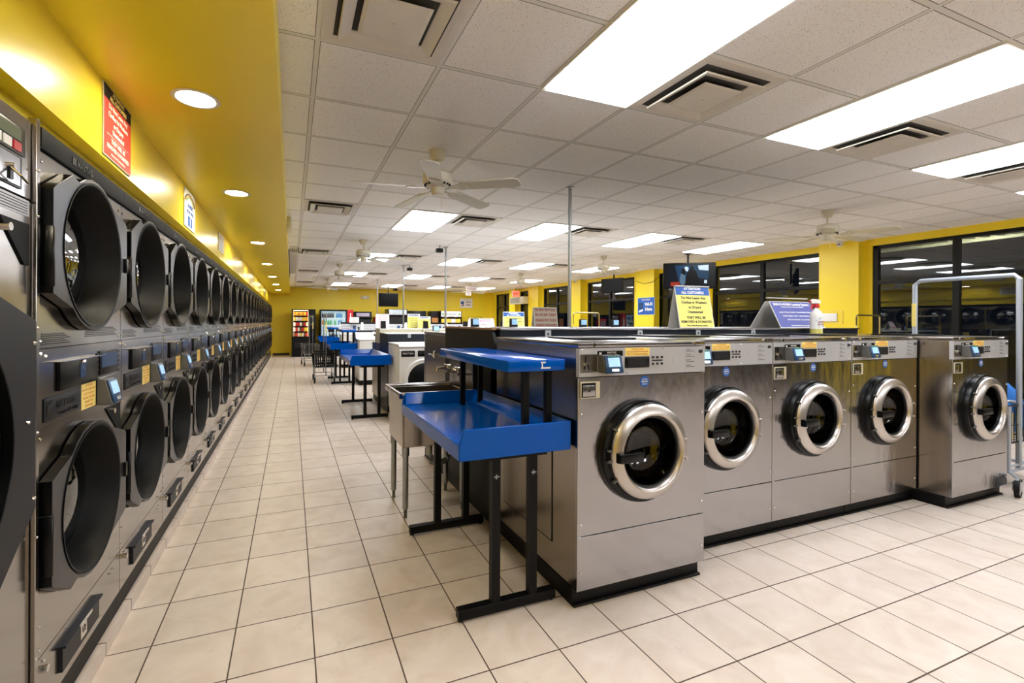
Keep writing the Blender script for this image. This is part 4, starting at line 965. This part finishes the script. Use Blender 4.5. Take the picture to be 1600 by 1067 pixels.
# ------------------------------------------------------------------ wall signs
def wallsign(name, label, o, r, w_, h_, mats, draw, cat='sign', th=.006):
    t = thing(name, label, cat, o, 0); t.rotation_euler = face((0, 0, 0), r, (0, 0, 1)).to_euler()
    MB().box(0, w_, 0, h_, 0, th).build('sign_board', CARD, t)
    b = MB(); draw(b, w_, h_, Matrix.Translation((0, 0, th))); b.build('sign_print', mats, t)
    return t
def d_attn(b, w_, h_, M):
    b.box(.004, w_-.004, .004, h_*.80, 0, .001, 0, M=M); b.box(.004, w_-.004, h_*.80, h_-.004, 0, .001, 1, M=M)
    for s_, fs, mi, yy in [('ATTENTION', .085, 3, .06), ('ALL CUSTOMERS', .09, 3, .15), ('Do Not Leave Any', .1, 2, .27), ('Clothes in Washers', .1, 2, .38), ('or Dryers', .1, 2, .49), ('Unattended', .1, 2, .60), ('THEY WILL BE', .09, 2, .74), ('REMOVED & DONATED', .085, 2, .84), ('We Do Not Want Any Clothes', .045, 2, .93)]:
        b.text(s_, fs*h_, M @ Matrix.Translation((w_/2, h_*(1-yy), .0015)), mi, width=w_*.9, bold=.015)
    b.box(w_*.1, w_*.9, h_*.325, h_*.33, .001, .002, 2, M=M)
wallsign('wall_sign', 'red sign with black ATTENTION ALL CUSTOMERS header on the yellow wall above the dryers', (-.789, 2.50, 2.07), (0, 1, 0), .37, .325, [RED, BLACKM, WTXT, YSTK], d_attn)
def d_arch(b, w_, h_, M):
    pts = [(0, 0), (w_, 0), (w_, h_*.7)]+[(w_/2+w_/2*math.cos(a), h_*.7+h_*.28*math.sin(a)) for a in [PI*k/10 for k in range(1, 10)]]+[(0, h_*.7)]
    b.prism(pts, 0, .001, 0, M=M)
    for i, (r, mi) in enumerate(((.47, 1), (.40, 2), (.33, 3))):
        o_ = [(w_/2+w_*r*math.cos(PI*k/12), h_*.66+h_*.5*r*math.sin(PI*k/12)) for k in range(13)]; i_ = [(w_/2+w_*(r-.06)*math.cos(PI*k/12), h_*.66+h_*.5*(r-.06)*math.sin(PI*k/12)) for k in range(12, -1, -1)]
        b.prism(o_+i_, .001, .002, mi, M=M)
    b.text('LAUNDRY', .05, M @ Matrix.Translation((w_/2, h_*.58, .002)), 4, width=w_*.8, bold=.02); b.text('NOW OPEN', .045, M @ Matrix.Translation((w_/2, h_*.42, .002)), 4, width=w_*.8); b.box(w_*.3, w_*.7, h_*.06, h_*.32, .001, .002, 4, M=M); b.text('f', .09, M @ Matrix.Translation((w_/2, h_*.18, .003)), 0, bold=.03)
wallsign('wall_sign', 'white arched sign with a rainbow top on the yellow wall above the third dryer', (-.789, 4.15, 2.075), (0, 1, 0), .42, .31, [CARD, BTXT, OTXT, GREENP, BLUEP], d_arch)
def d_list(b, w_, h_, M):
    b.box(.004, w_-.004, .004, h_-.004, 0, .001, 0, M=M)
    for k in range(6): b.box(w_*.12, w_*.88, h_*(.12+.13*k), h_*(.16+.13*k), .001, .002, 1, M=M)
wallsign('wall_sign', 'small pale notice in a frame on the yellow wall beyond the arched sign', (-.789, 5.95, 2.14), (0, 1, 0), .42, .21, [SIGNG, BTXT], d_list)
def d_wifi(b, w_, h_, M, c=(0, 1, 1)):
    b.box(.006, w_-.006, .006, h_-.006, 0, .001, 0, M=M)
    b.text('HIGH SPEED', .09*h_*1.4, M @ Matrix.Translation((w_/2, h_*.86, .002)), 1, width=w_*.85)
    b.text('Wi-Fi', .26*h_, M @ Matrix.Translation((w_*.66, h_*.60, .002)), 1, width=w_*.55, bold=.03); b.text('Here', .26*h_, M @ Matrix.Translation((w_*.66, h_*.32, .002)), 1, width=w_*.5, bold=.03)
    b.prism([(w_*.06, h_*.38), (w_*.30, h_*.34), (w_*.32, h_*.66), (w_*.08, h_*.70)], .001, .002, 2, M=M); b.prism([(w_*.09, h_*.42), (w_*.28, h_*.39), (w_*.295, h_*.62), (w_*.10, h_*.65)], .002, .0025, 3, M=M); b.prism([(w_*.10, h_*.14), (w_*.34, h_*.24), (w_*.30, h_*.34), (w_*.07, h_*.22)], .001, .002, 1, M=M)
wallsign('wall_sign', 'blue Wi-Fi Here sign with a computer on the yellow pillar left of the television', (8.412, 9.53, 1.53), (0, -1, 0), .60, .445, [BLUEP, WTXT, BLACK, SCRBLU], d_wifi)
wallsign('wall_sign', 'grey and red Wi-Fi Here sign on the yellow back wall', (7.02, YB-.008, 1.97), (1, 0, 0), .60, .42, [CARD, DRED, DKGREY, BLUEP], d_wifi)
t = thing('exit_sign', 'small white exit sign on the yellow back wall', 'exit sign', (2.66, YB-.05, 2.27)); MB().box(0, .33, 0, .05, 0, .13, bev=.006).build('housing', CREAM, t); b = MB(); b.box(.11, .23, -.003, 0, .02, .11, 0); b.text('EXIT', .07, face((.17, -.004, .065), (1, 0, 0), (0, 0, 1)), 1, width=.11); b.build('lit_face', [CARD, SIGNG], t)
t = thing('exit_sign', 'red lit exit sign above the glass door', 'exit sign', (8.15, 16.0, 2.32), .2); MB().box(-.17, .17, 0, .05, 0, .24).build('housing', CREAM, t); b = MB(); b.box(-.16, .16, -.003, 0, .01, .23, 0); b.text('EXIT', .13, face((0, -.004, .12), (1, 0, 0), (0, 0, 1)), 1, bold=.03, width=.28); b.build('lit_face', [EXITM, RED], t); MB().cyl((0, .025, .24), (0, .025, ZC-2.32), .008).build('hanger', GREYP, t)
t = thing('air_curtain', 'beige louvred air unit mounted over the glass door', 'air unit', (8.2, 15.5, 2.04)); MB().box(0, .22, 0, 1.15, 0, .28, bev=.01).build('housing', CREAM, t)
b = MB(); 
for k in range(6): b.box(-.008, 0, .3, 1.1, .05+k*.035, .066+k*.035)
b.build('louvres', GREYP, t)
t = thing('emergency_light', 'small white lit fitting on the soffit edge high on the left', 'light fitting', (-.062, 6.0, 2.47)); MB().box(0, .05, 0, .42, 0, .13, bev=.008).build('housing', CREAM, t); MB().box(.05, .06, .05, .37, .03, .1).build('lens', WHITEM, t)
t = thing('ceiling_grille', 'long grey return-air grille in the narrow ceiling strip beside the soffit', 'grille', (-.06, 9.1, ZC)); b = MB(); b.box(.0, .165, 0, 4.6, -.02, 0, 0); b.build('grille_frame', VENTM, t); b = MB()
for k in range(30): b.box(.01, .155, .06+k*.15, .075+k*.15, -.026, -.02)
b.build('grille_bars', VENTM, t); MB().box(.0, .012, .0, 4.6, -.12, -.02).build('dark_edge_strip', BLACKM, t)
t = thing('hook_bunch', 'small dark bunch of hooks and cable hanging at the soffit edge', 'hooks', (-.02, 8.8, ZC)); b = MB()
for k in range(4): b.tube([(.0+k*.03, 0, 0), (.005+k*.03, 0, -.08-.01*(k % 2)), (.02+k*.03, 0, -.10), (.025+k*.03, 0, -.07)], .004, 6)
b.tube([(.12, 0, -.02), (.14, .02, -.11), (.18, .02, -.12), (.21, .0, -.06)], .008, 8); b.build('hooks', BLACKM, t)
for k, (x, z, w_, h_, l) in enumerate([(5.52, 2.41, .42, .15, 'wider upper one'), (5.52, 2.24, .20, .14, 'narrow lower one')]):
    t = thing('hanging_notice', 'white notice hanging from the ceiling by the far fan, ' + l, 'sign', (x, 14.6, z)); MB().box(0, w_, 0, .006, 0, h_).build('notice_board', CARD, t)
    b = MB(); [b.box(.03, w_-.03, -.001, 0, .03+.04*i, .045+.04*i) for i in range(3)]; b.build('print', DRED, t)
    MB().tube([(.03, .003, h_), (.03, .003, ZC-z)], .002, 5).build('cord', GREYP, t); MB().tube([(w_-.03, .003, h_), (w_-.03, .003, ZC-z)], .002, 5).build('cord', GREYP, t)
t = thing('wall_box', 'small pale switch box in a frame on the nearest yellow pillar', 'switch box', (8.40, 4.83, 1.36)); b = MB(); b.box(0, .02, 0, .22, 0, .14, bev=.004); b.build('cover', WHITEM, t); b = MB(); b.box(.012, .02, -.08, -.07, -.03, .18); b.box(.012, .02, .23, .24, -.03, .18); b.box(.012, .02, -.08, .24, .17, .18); b.box(.012, .02, -.08, .24, -.03, -.02); b.build('conduit_loop', YSTK, t)
t = thing('wall_box', 'small white dispenser with a black slot on the yellow pillar below the television', 'dispenser', (8.39, 7.42, 1.30)); MB().box(0, .03, 0, .22, 0, .24, bev=.006).build('cover', WHITEM, t); MB().box(-.003, 0, .08, .14, .1, .18).build('slot', BLACK, t)
t = thing('power_cord', 'thin black cord looping along the yellow wall left of the television', 'cord', (0, 0, 0)); MB().tube([(8.405, 9.6, 2.42), (8.405, 9.3, 2.33), (8.405, 9.0, 2.35), (8.40, 8.7, 2.50), (8.2, 8.3, 2.62)], .006, 6).build('cord_run', BLACKM, t)

# ------------------------------------------------------------------ carts
def wheel(b, c, r, mt=0, mh=1):
    T = Matrix.Translation(c) @ Matrix.Rotation(PI/2, 4, 'Y')
    b.lathe([(r*.72, -.012), (r, -.014), (r, .014), (r*.72, .012)], 24, m=mt, M=T, close=True); b.lathe([(0, -.008), (r*.72, -.009), (r*.72, .009), (0, .008)], 24, m=mh, M=T)
def cart(label, loc, rz, rackh=1.45, tube=GALV, basketm=None, rack=True, thick=1.0, group='laundry carts'):
    t = thing('laundry_cart', label, 'laundry cart', loc, rz, group=group)
    W = .46; L_ = .72; bm_ = basketm or DKGREY
    b = MB()
    z0, z1 = .36, .64; n = 12
    for (x0, y0, x1, y1) in ((0, 0, W, 0), (W, 0, W, L_), (W, L_, 0, L_), (0, L_, 0, 0)):
        d = math.hypot(x1-x0, y1-y0); k_ = int(d/.045)
        for i in range(k_+1):
            f = i/k_; px, py = x0+(x1-x0)*f, y0+(y1-y0)*f; cx, cy = W/2, L_/2
            b.tube([(px, py, z1), (cx+(px-cx)*.9, cy+(py-cy)*.9, z0)], .003*thick**2, 5)
        for f in (0, .25, .5, .75, 1):
            z = z0+(z1-z0)*f; s_ = .9+.1*f
            b.tube([(W/2+(x0-W/2)*s_, L_/2+(y0-L_/2)*s_, z), (W/2+(x1-W/2)*s_, L_/2+(y1-L_/2)*s_, z)], .008*thick if f in (0, 1) else .003*thick, 6)
    for i in range(9): b.tube([(.03+i*(W-.06)/8, .04, z0), (.03+i*(W-.06)/8, L_-.04, z0)], .003, 5)
    b.build('wire_basket', bm_, t)
    b = MB()
    for x in (.03, W-.03):
        b.tube([(x, .02, z1), (x, .0, .5), (x, .03, .30), (x, .03, .16)], .011); b.tube([(x, L_-.02, z1), (x, L_, .5), (x, L_-.03, .30), (x, L_-.03, .16)], .011)
        b.tube([(x, .03, .17), (x, L_-.03, .17)], .009)
    b.tube([(.03, .03, .17), (W-.03, .03, .17)], .009); b.tube([(.03, L_-.03, .17), (W-.03, L_-.03, .17)], .009); b.tube([(.03, .03, .34), (W-.03, .03, .34)], .009)
    b.build('frame', tube, t)
    for x in (.03, W-.03):
        for y in (.03, L_-.03):
            b = MB(); wheel(b, (x, y+.035, .0725), .072); b.tube([(x, y, .16), (x, y+.01, .12)], .012, m=1); b.box(x-.02, x-.016, y, y+.05, .055, .13, 1); b.box(x+.016, x+.02, y, y+.05, .055, .13, 1); b.build('caster', [RUBBER, LTGREY], t)
    if rack:
        b = MB(); b.tube([(W*.55, -.01, .17), (W*.55, -.01, rackh), (W*.55, .02, rackh+.03), (W*.55, L_-.02, rackh+.03), (W*.55, L_+.01, rackh), (W*.55, L_+.01, .17)], .012); b.cyl((W*.55, -.01, 1.1), (W*.55, -.01, 1.3), .014, m=1); b.build('hanger_rack', [tube, YSTK], t)
    return t
cart('dark wire laundry cart with a tall hanger pole, beside the third blue table', (.43, 10.22, 0), .0, basketm=BLACK, thick=2.0)
cart('farther grey wire laundry cart near the snack machine', (.33, 14.3, 0), .1, tube=GALV, basketm=GREYP)
cart('brass-railed laundry cart by the windows, left of the wifi pillar', (5.40, 8.3, 0), -PI/2+.15, 1.50, tube=GOLD)
cart('brass-railed laundry cart in front of the nearest yellow pillar', (7.55, 4.35, 0), -PI/2+.12, 1.42, tube=GOLD)
cart('laundry cart with a brass hanger bar below the air unit', (5.6, 13.2, 0), .1, 1.40, tube=GOLD)
t = thing('garment_rack_cart', 'large grey tube rack cart with a big caster at the right edge of the frame', 'laundry cart', (5.42, 1.85, 0))
b = MB(); xr = .16
b.tube([(xr, 0, .13), (xr, 0, 1.70), (xr, .03, 1.735), (xr, .64, 1.735), (xr, .68, 1.70), (xr, .68, .13)], .019, 10); b.tube([(xr, 0, .68), (xr, .68, .68)], .014)
b.build('hanger_rack', RACK, t)
MB().box(xr-.021, xr-.015, .665, .695, 1.3, 1.52).build('yellow_sticker', YSTK, t)
b = MB(); b.tube([(-.0, 0, .13), (.48, 0, .13), (.48, .80, .13), (0, .80, .13), (0, 0, .13)], .014); b.tube([(0, .0, .17), (.48, 0, .17)], .01); b.tube([(0, 0, .13), (-.26, -.13, .15)], .012)
for x in (0, .48):
    for y in (0, .8): b.tube([(x, y, .13), (x, y, .66)], .012)
b.build('base_frame', RACK, t)
b = MB()
for f, z in ((0, .36), (.5, .5), (1, .66)):
    b.tube([(0, 0, z), (.48, 0, z), (.48, .8, z), (0, .8, z), (0, 0, z)], .008 if f != .5 else .004, 6)
for i in range(13): b.tube([(i*.04, 0, .66), (i*.04, 0, .36)], .003, 5); b.tube([(i*.04, .8, .66), (i*.04, .8, .36)], .003, 5)
for i in range(20): b.tube([(0, i*.042, .66), (0, i*.042, .36)], .003, 5); b.tube([(.48, i*.042, .66), (.48, i*.042, .36)], .003, 5); b.tube([(0, i*.042, .36), (.48, i*.042, .36)], .003, 5)
b.build('wire_basket', DKGREY, t)
for x, y in ((-.26, -.13), (.48, 0), (0, .8), (.48, .8)):
    b = MB(); T = Matrix.Translation((x+.02, y, .071)) @ Matrix.Rotation(.2, 4, 'Z') @ Matrix.Rotation(PI/2, 4, 'X')
    b.lathe([(.055, -.012), (.07, -.015), (.07, .015), (.055, .012)], 28, m=0, M=T, close=True); b.lathe([(0, -.01), (.055, -.01), (.055, .01), (0, .01)], 24, m=1, M=T)
    b.tube([(x, y, .14), (x+.02, y, .1)], .014, m=1); b.box(x-.01, x+.04, y-.022, y-.018, .05, .12, 1); b.box(x-.01, x+.04, y+.018, y+.022, .05, .12, 1)
    b.build('caster', [RUBBER, LTGREY], t)
t = thing('laundry_bundle', 'blue garment bundle lying in the rack cart at the right edge', 'laundry', (5.66, 2.07, .375))
b = MB(); b.lathe([(0, 0), (.14, .01), (.2, .1), (.21, .25), (.18, .36), (.1, .47), (0, .5)], 18)
for v in b.bm.verts: v.co += Vector((random.uniform(-.02, .02), random.uniform(-.02, .02), random.uniform(-.015, .015)))
b.build('bundle_cloth', BLUET, t, sharp=80)
t = thing('yellow_crate', 'yellow and white detergent box under the blue bundle in the rack cart', 'box', (5.44, 1.87, .375)); b = MB(); b.box(0, .11, 0, .1, 0, .22, 0, bev=.006); b.box(.02, .09, -.001, 0, .05, .18, 1); b.build('carton', [YSTK, CARD], t)

# ------------------------------------------------------------------ back wall machines
t = thing('snack_machine', 'black snack vending machine against the yellow back wall', 'vending machine', (.0, 18.2, 0)); SX, SY = 0.0, 18.2
b = MB(); b.box(0, .84, .32, .80, .03, 1.78); b.box(0, .05, 0, .32, .03, 1.78); b.box(.58, .84, 0, .32, .03, 1.78); b.box(.05, .58, 0, .32, .03, .72); b.box(.05, .58, 0, .32, 1.74, 1.78); b.box(.02, .82, .05, .78, 0, .03)
b.build('cabinet', BLACK, t, bevel=.005)
b = MB(); b.box(.051, .053, .03, .10, .76, 1.72); b.box(.577, .579, .03, .10, .76, 1.72); b.box(.06, .57, .02, .06, 1.725, 1.735); b.build('lamp_strip', VLITW, t)
b = MB(); [b.box(.055, .575, .05, .31, .74+.195*i, .752+.195*i) for i in range(5)]; b.build('shelves', BLACK, t)
b = MB(); b.box(.63, .80, -.006, 0, 1.15, 1.6, 0); b.box(.65, .70, -.01, -.006, 1.2, 1.25, 1); b.box(.66, .78, -.01, -.006, 1.45, 1.55, 2); b.build('selection_panel', [DKGREY, CHROME, LCD], t)
b = MB(); b.box(.1, .55, -.004, 0, .35, .55); b.build('delivery_door', DKGREY, t)
PK = [mat('pack_%s' % n, c, .4, noise=.2, nscale=60) for n, c in (('orange', '#e8922e'), ('yellow', '#f0c646'), ('red', '#c8342c'), ('white', '#e8e2d8'), ('brown', '#7a4426'))]
def packet(mi):
    t = thing('snack_packet', '', 'snack'); MB().box(0, .066, 0, .08, 0, .15, bev=.012).build('wrapper', PK[mi], t); return t
packs = [packet(i) for i in range(5)]; used = set()
rowm = [[4, 2, 3, 1, 3, 4, 2], [3, 2, 3, 4, 2, 1, 1], [3, 2, 2, 3, 4, 2, 3], [1, 3, 3, 3, 1, 1, 0], [0, 1, 0, 1, 0, 1, 2]]
for j in range(5):
    for i in range(7):
        mi = rowm[j][i]
        if mi in used: o = copy_tree(packs[mi])
        else: o = packs[mi]; used.add(mi)
        o.location = (SX+.07+i*.072, SY+.1, .7521+.195*j); g = 'snack packets on shelf %d of the snack machine' % (j+1)
        o['group'] = g; o['label'] = '%s snack packet on the %s shelf of the black snack machine' % (['orange', 'yellow', 'red', 'white', 'brown'][mi], ['bottom', 'second lowest', 'middle', 'second highest', 'top'][j])
        o['group'] = o['label']+'s'
t = thing('drink_machine', 'glass-front drink vending machine with a red side panel, right of the snack machine', 'vending machine', (1.0, 18.2, 0)); DX = 1.0
b = MB(); b.box(0, 1.22, .36, .82, .03, 1.78); b.box(0, .05, 0, .36, .03, 1.78); b.box(.96, 1.0, 0, .36, .03, 1.78); b.box(.05, .96, 0, .36, .03, .62); b.box(.05, .96, 0, .36, 1.73, 1.78); b.box(.05, 1.2, .05, .8, 0, .03)
b.build('cabinet', BLACK, t, bevel=.005)
MB().box(.055, .955, .35, .359, .63, 1.725).build('back_light', VLIT, t)
b = MB(); [b.box(.055, .955, .04, .35, .64+.27*i, .655+.27*i) for i in range(4)]; b.build('shelves', WHITE, t)
b = MB(); b.box(1.0, 1.22, -.01, .36, .03, 1.78, 0); b.prism([(1.08, .9), (1.16, .9), (1.17, 1.35), (1.14, 1.5), (1.14, 1.65), (1.10, 1.65), (1.10, 1.5), (1.07, 1.35)], -.012, -.0105, 1, M=XZY); b.build('red_side_panel', [REDP, CARD], t)
bc = [mat('drink_%s' % n, c, .25, noise=.1, nscale=40) for n, c in (('dark', '#2b1c1e'), ('blue', '#3f86c0'), ('green', '#4fa060'), ('clear', '#b9d6dc'), ('orange', '#e88a2e'))]
def bottle(mi):
    t = thing('drink_bottle', '', 'bottle'); MB().lathe([(0, 0), (.03, 0), (.032, .02), (.032, .12), (.014, .18), (.014, .2), (0, .2)], 12).build('bottle_body', bc[mi], t); MB().cyl((0, 0, .2), (0, 0, .215), .015, seg=10).build('cap', CARD, t); return t
bs = [bottle(i) for i in range(5)]; used = set()
rowm = [[3]*4+[0]*4+[3]*4, [3]*3+[0]*3+[3]*6, [4, 2, 2, 2, 2, 3, 2, 3, 1, 1, 3, 3], [0, 0, 0, 0, 0, 0, 3, 1, 1, 1, 3, 3]]
for j in range(4):
    for i in range(12):
        mi = rowm[j][i]
        if mi in used: o = copy_tree(bs[mi])
        else: o = bs[mi]; used.add(mi)
        o.location = (DX+.10+i*.075, 18.3, .6551+.27*j)
        o['label'] = '%s bottle on the %s shelf of the drink machine' % (['dark cola', 'blue', 'green', 'clear', 'orange'][mi], ['bottom', 'second lowest', 'second highest', 'top'][j]); o['group'] = o['label']+'s'
ARC = mat('marquee_neon', '#8f8496', .3, emit=.25, noise=.9, nscale=28); ARC2 = mat('marquee_silver', '#a9b4b8', .3, emit=.2, noise=.8, nscale=22)
def arcade(label, x, w_, h_, trim, mar, round_=False):
    t = thing('arcade_cabinet', label, 'arcade machine', (x, 18.25, 0)); d = .78
    b = MB(); b.prism([(0, 0), (d, 0), (d, h_), (.12, h_), (.06, h_-.25), (.2, h_-.30), (.16, 1.05), (.0, .95)], 0, w_, 0, M=YZX); b.build('cabinet', BLACK, t, bevel=.006)
    Mx = face((w_/2, .06, h_-.25), (1, 0, 0), Vector((0, .06, .25)).normalized())
    b = MB(); b.box(-w_/2+.04, w_/2-.04, .02, .235, .001, .006, 0, M=Mx); b.box(-w_/2+.10, w_/2-.10, .06, .2, .006, .009, 1, M=Mx, bev=.002); b.build('marquee', [trim, mar], t)
    b = MB(); b.box(-w_/2+.07, w_/2-.07, .04, .4, .003, .006, 0, M=face((w_/2, .165, 1.05), (1, 0, 0), Vector((0, .04, .4)).normalized())); b.build('screen', NAVY, t)
    b = MB(); [b.ball((w_/2-.15+.1*k, .06, 1.02), .02, 0) for k in range(4)]; b.build('buttons', REDP, t)
    return t
arcade('black arcade cabinet with a dim neon marquee, right of the drink machine', 2.26, .70, 1.72, BLACK, ARC)
arcade('arcade cabinet with a silver rounded marquee below the far television', 3.60, .80, 1.84, LTGREY, ARC2)
t = thing('game_machine', 'small red prize game machine between the two arcade cabinets', 'game machine', (3.08, 18.3, 0)); MB().box(0, .38, 0, .6, 0, 1.52, bev=.01).build('cabinet', REDP, t); MB().box(.05, .33, -.006, 0, .9, 1.4).build('window', ARC, t)
t = thing('display_cabinet', 'tall black cabinet behind the yellow notices on the back wall', 'cabinet', (4.45, 18.4, 0)); MB().box(0, .76, 0, .6, 0, 1.78, bev=.008).build('cabinet', BLACK, t); MB().box(.06, .7, -.006, 0, .9, 1.7).build('door', NAVY, t)
t = thing('display_cabinet', 'dark brown cabinet with an orange front, left of the toy vending rack', 'cabinet', (5.42, 18.4, 0)); MB().box(0, .34, 0, .6, 0, 1.78, bev=.006).build('cabinet', BROWN, t); MB().box(.03, .31, -.006, 0, .95, 1.5).build('front_panel', ORANGEW, t)
t = thing('toy_vending_rack', 'black toy vending rack with a white scalloped header and yellow bins', 'vending machine', (5.78, 18.3, 0))
b = MB(); b.box(0, .04, 0, .5, 0, 1.79); b.box(.93, .97, 0, .5, 0, 1.79); b.box(.04, .93, .46, .5, 0, 1.79); b.box(.04, .93, 0, .46, .9, .94); b.box(.04, .93, 0, .46, 1.50, 1.54); b.box(.04, .93, 0, .46, 0, .06); b.build('rack_frame', BLACK, t)
b = MB(); b.prism([(.04, 1.55), (.2, 1.55), (.28, 1.53), (.36, 1.55), (.6, 1.55), (.68, 1.53), (.76, 1.55), (.93, 1.55), (.93, 1.78), (.04, 1.78)], -.012, 0, 0, M=XZY); b.text('fun & prizes', .09, face((.485, -.013, 1.66), (1, 0, 0), (0, 0, 1)), 1, width=.5); b.ball((.12, -.012, 1.66), .04, 2); b.ball((.85, -.012, 1.66), .04, 2); b.build('header', [CARD, BLUEP, GREENP], t)
for i in range(4): b = MB(); b.box(.06+.22*i, .26+.22*i, .02, .4, .95, 1.46, bev=.01); b.build('bin', PK[1] if i != 2 else PK[3], t)
t = thing('chair_rail', 'thin dark hand rail standing before the back wall, right of the toy rack', 'rail', (7.2, 18.7, 0)); MB().tube([(0, 0, 0), (0, 0, 1.55), (.62, 0, 1.55), (.62, 0, 0)], .018).build('rail_tube', BLACKM, t)
t = thing('seat_row', 'row of dark waiting chairs below the window, beyond the islands', 'seating', (7.7, 10.2, 0)); 
for i in range(3):
    b = MB(); b.box(0, .45, i*.55, i*.55+.48, .42, .46, bev=.01); b.build('seat', DKGREY, t)
    b = MB(); b.box(.40, .45, i*.55, i*.55+.48, .5, .88, bev=.012); b.build('backrest', DKGREY, t)
b = MB(); b.box(.2, .25, 0, 1.6, .36, .42); b.box(0, .45, .1, .14, 0, .03); b.box(0, .45, 1.44, 1.48, 0, .03); b.box(.2, .25, .1, .14, 0, .36); b.box(.2, .25, 1.44, 1.48, 0, .36); b.box(.41, .44, 0, 1.6, .46, .52); b.build('beam', BLACKM, t)
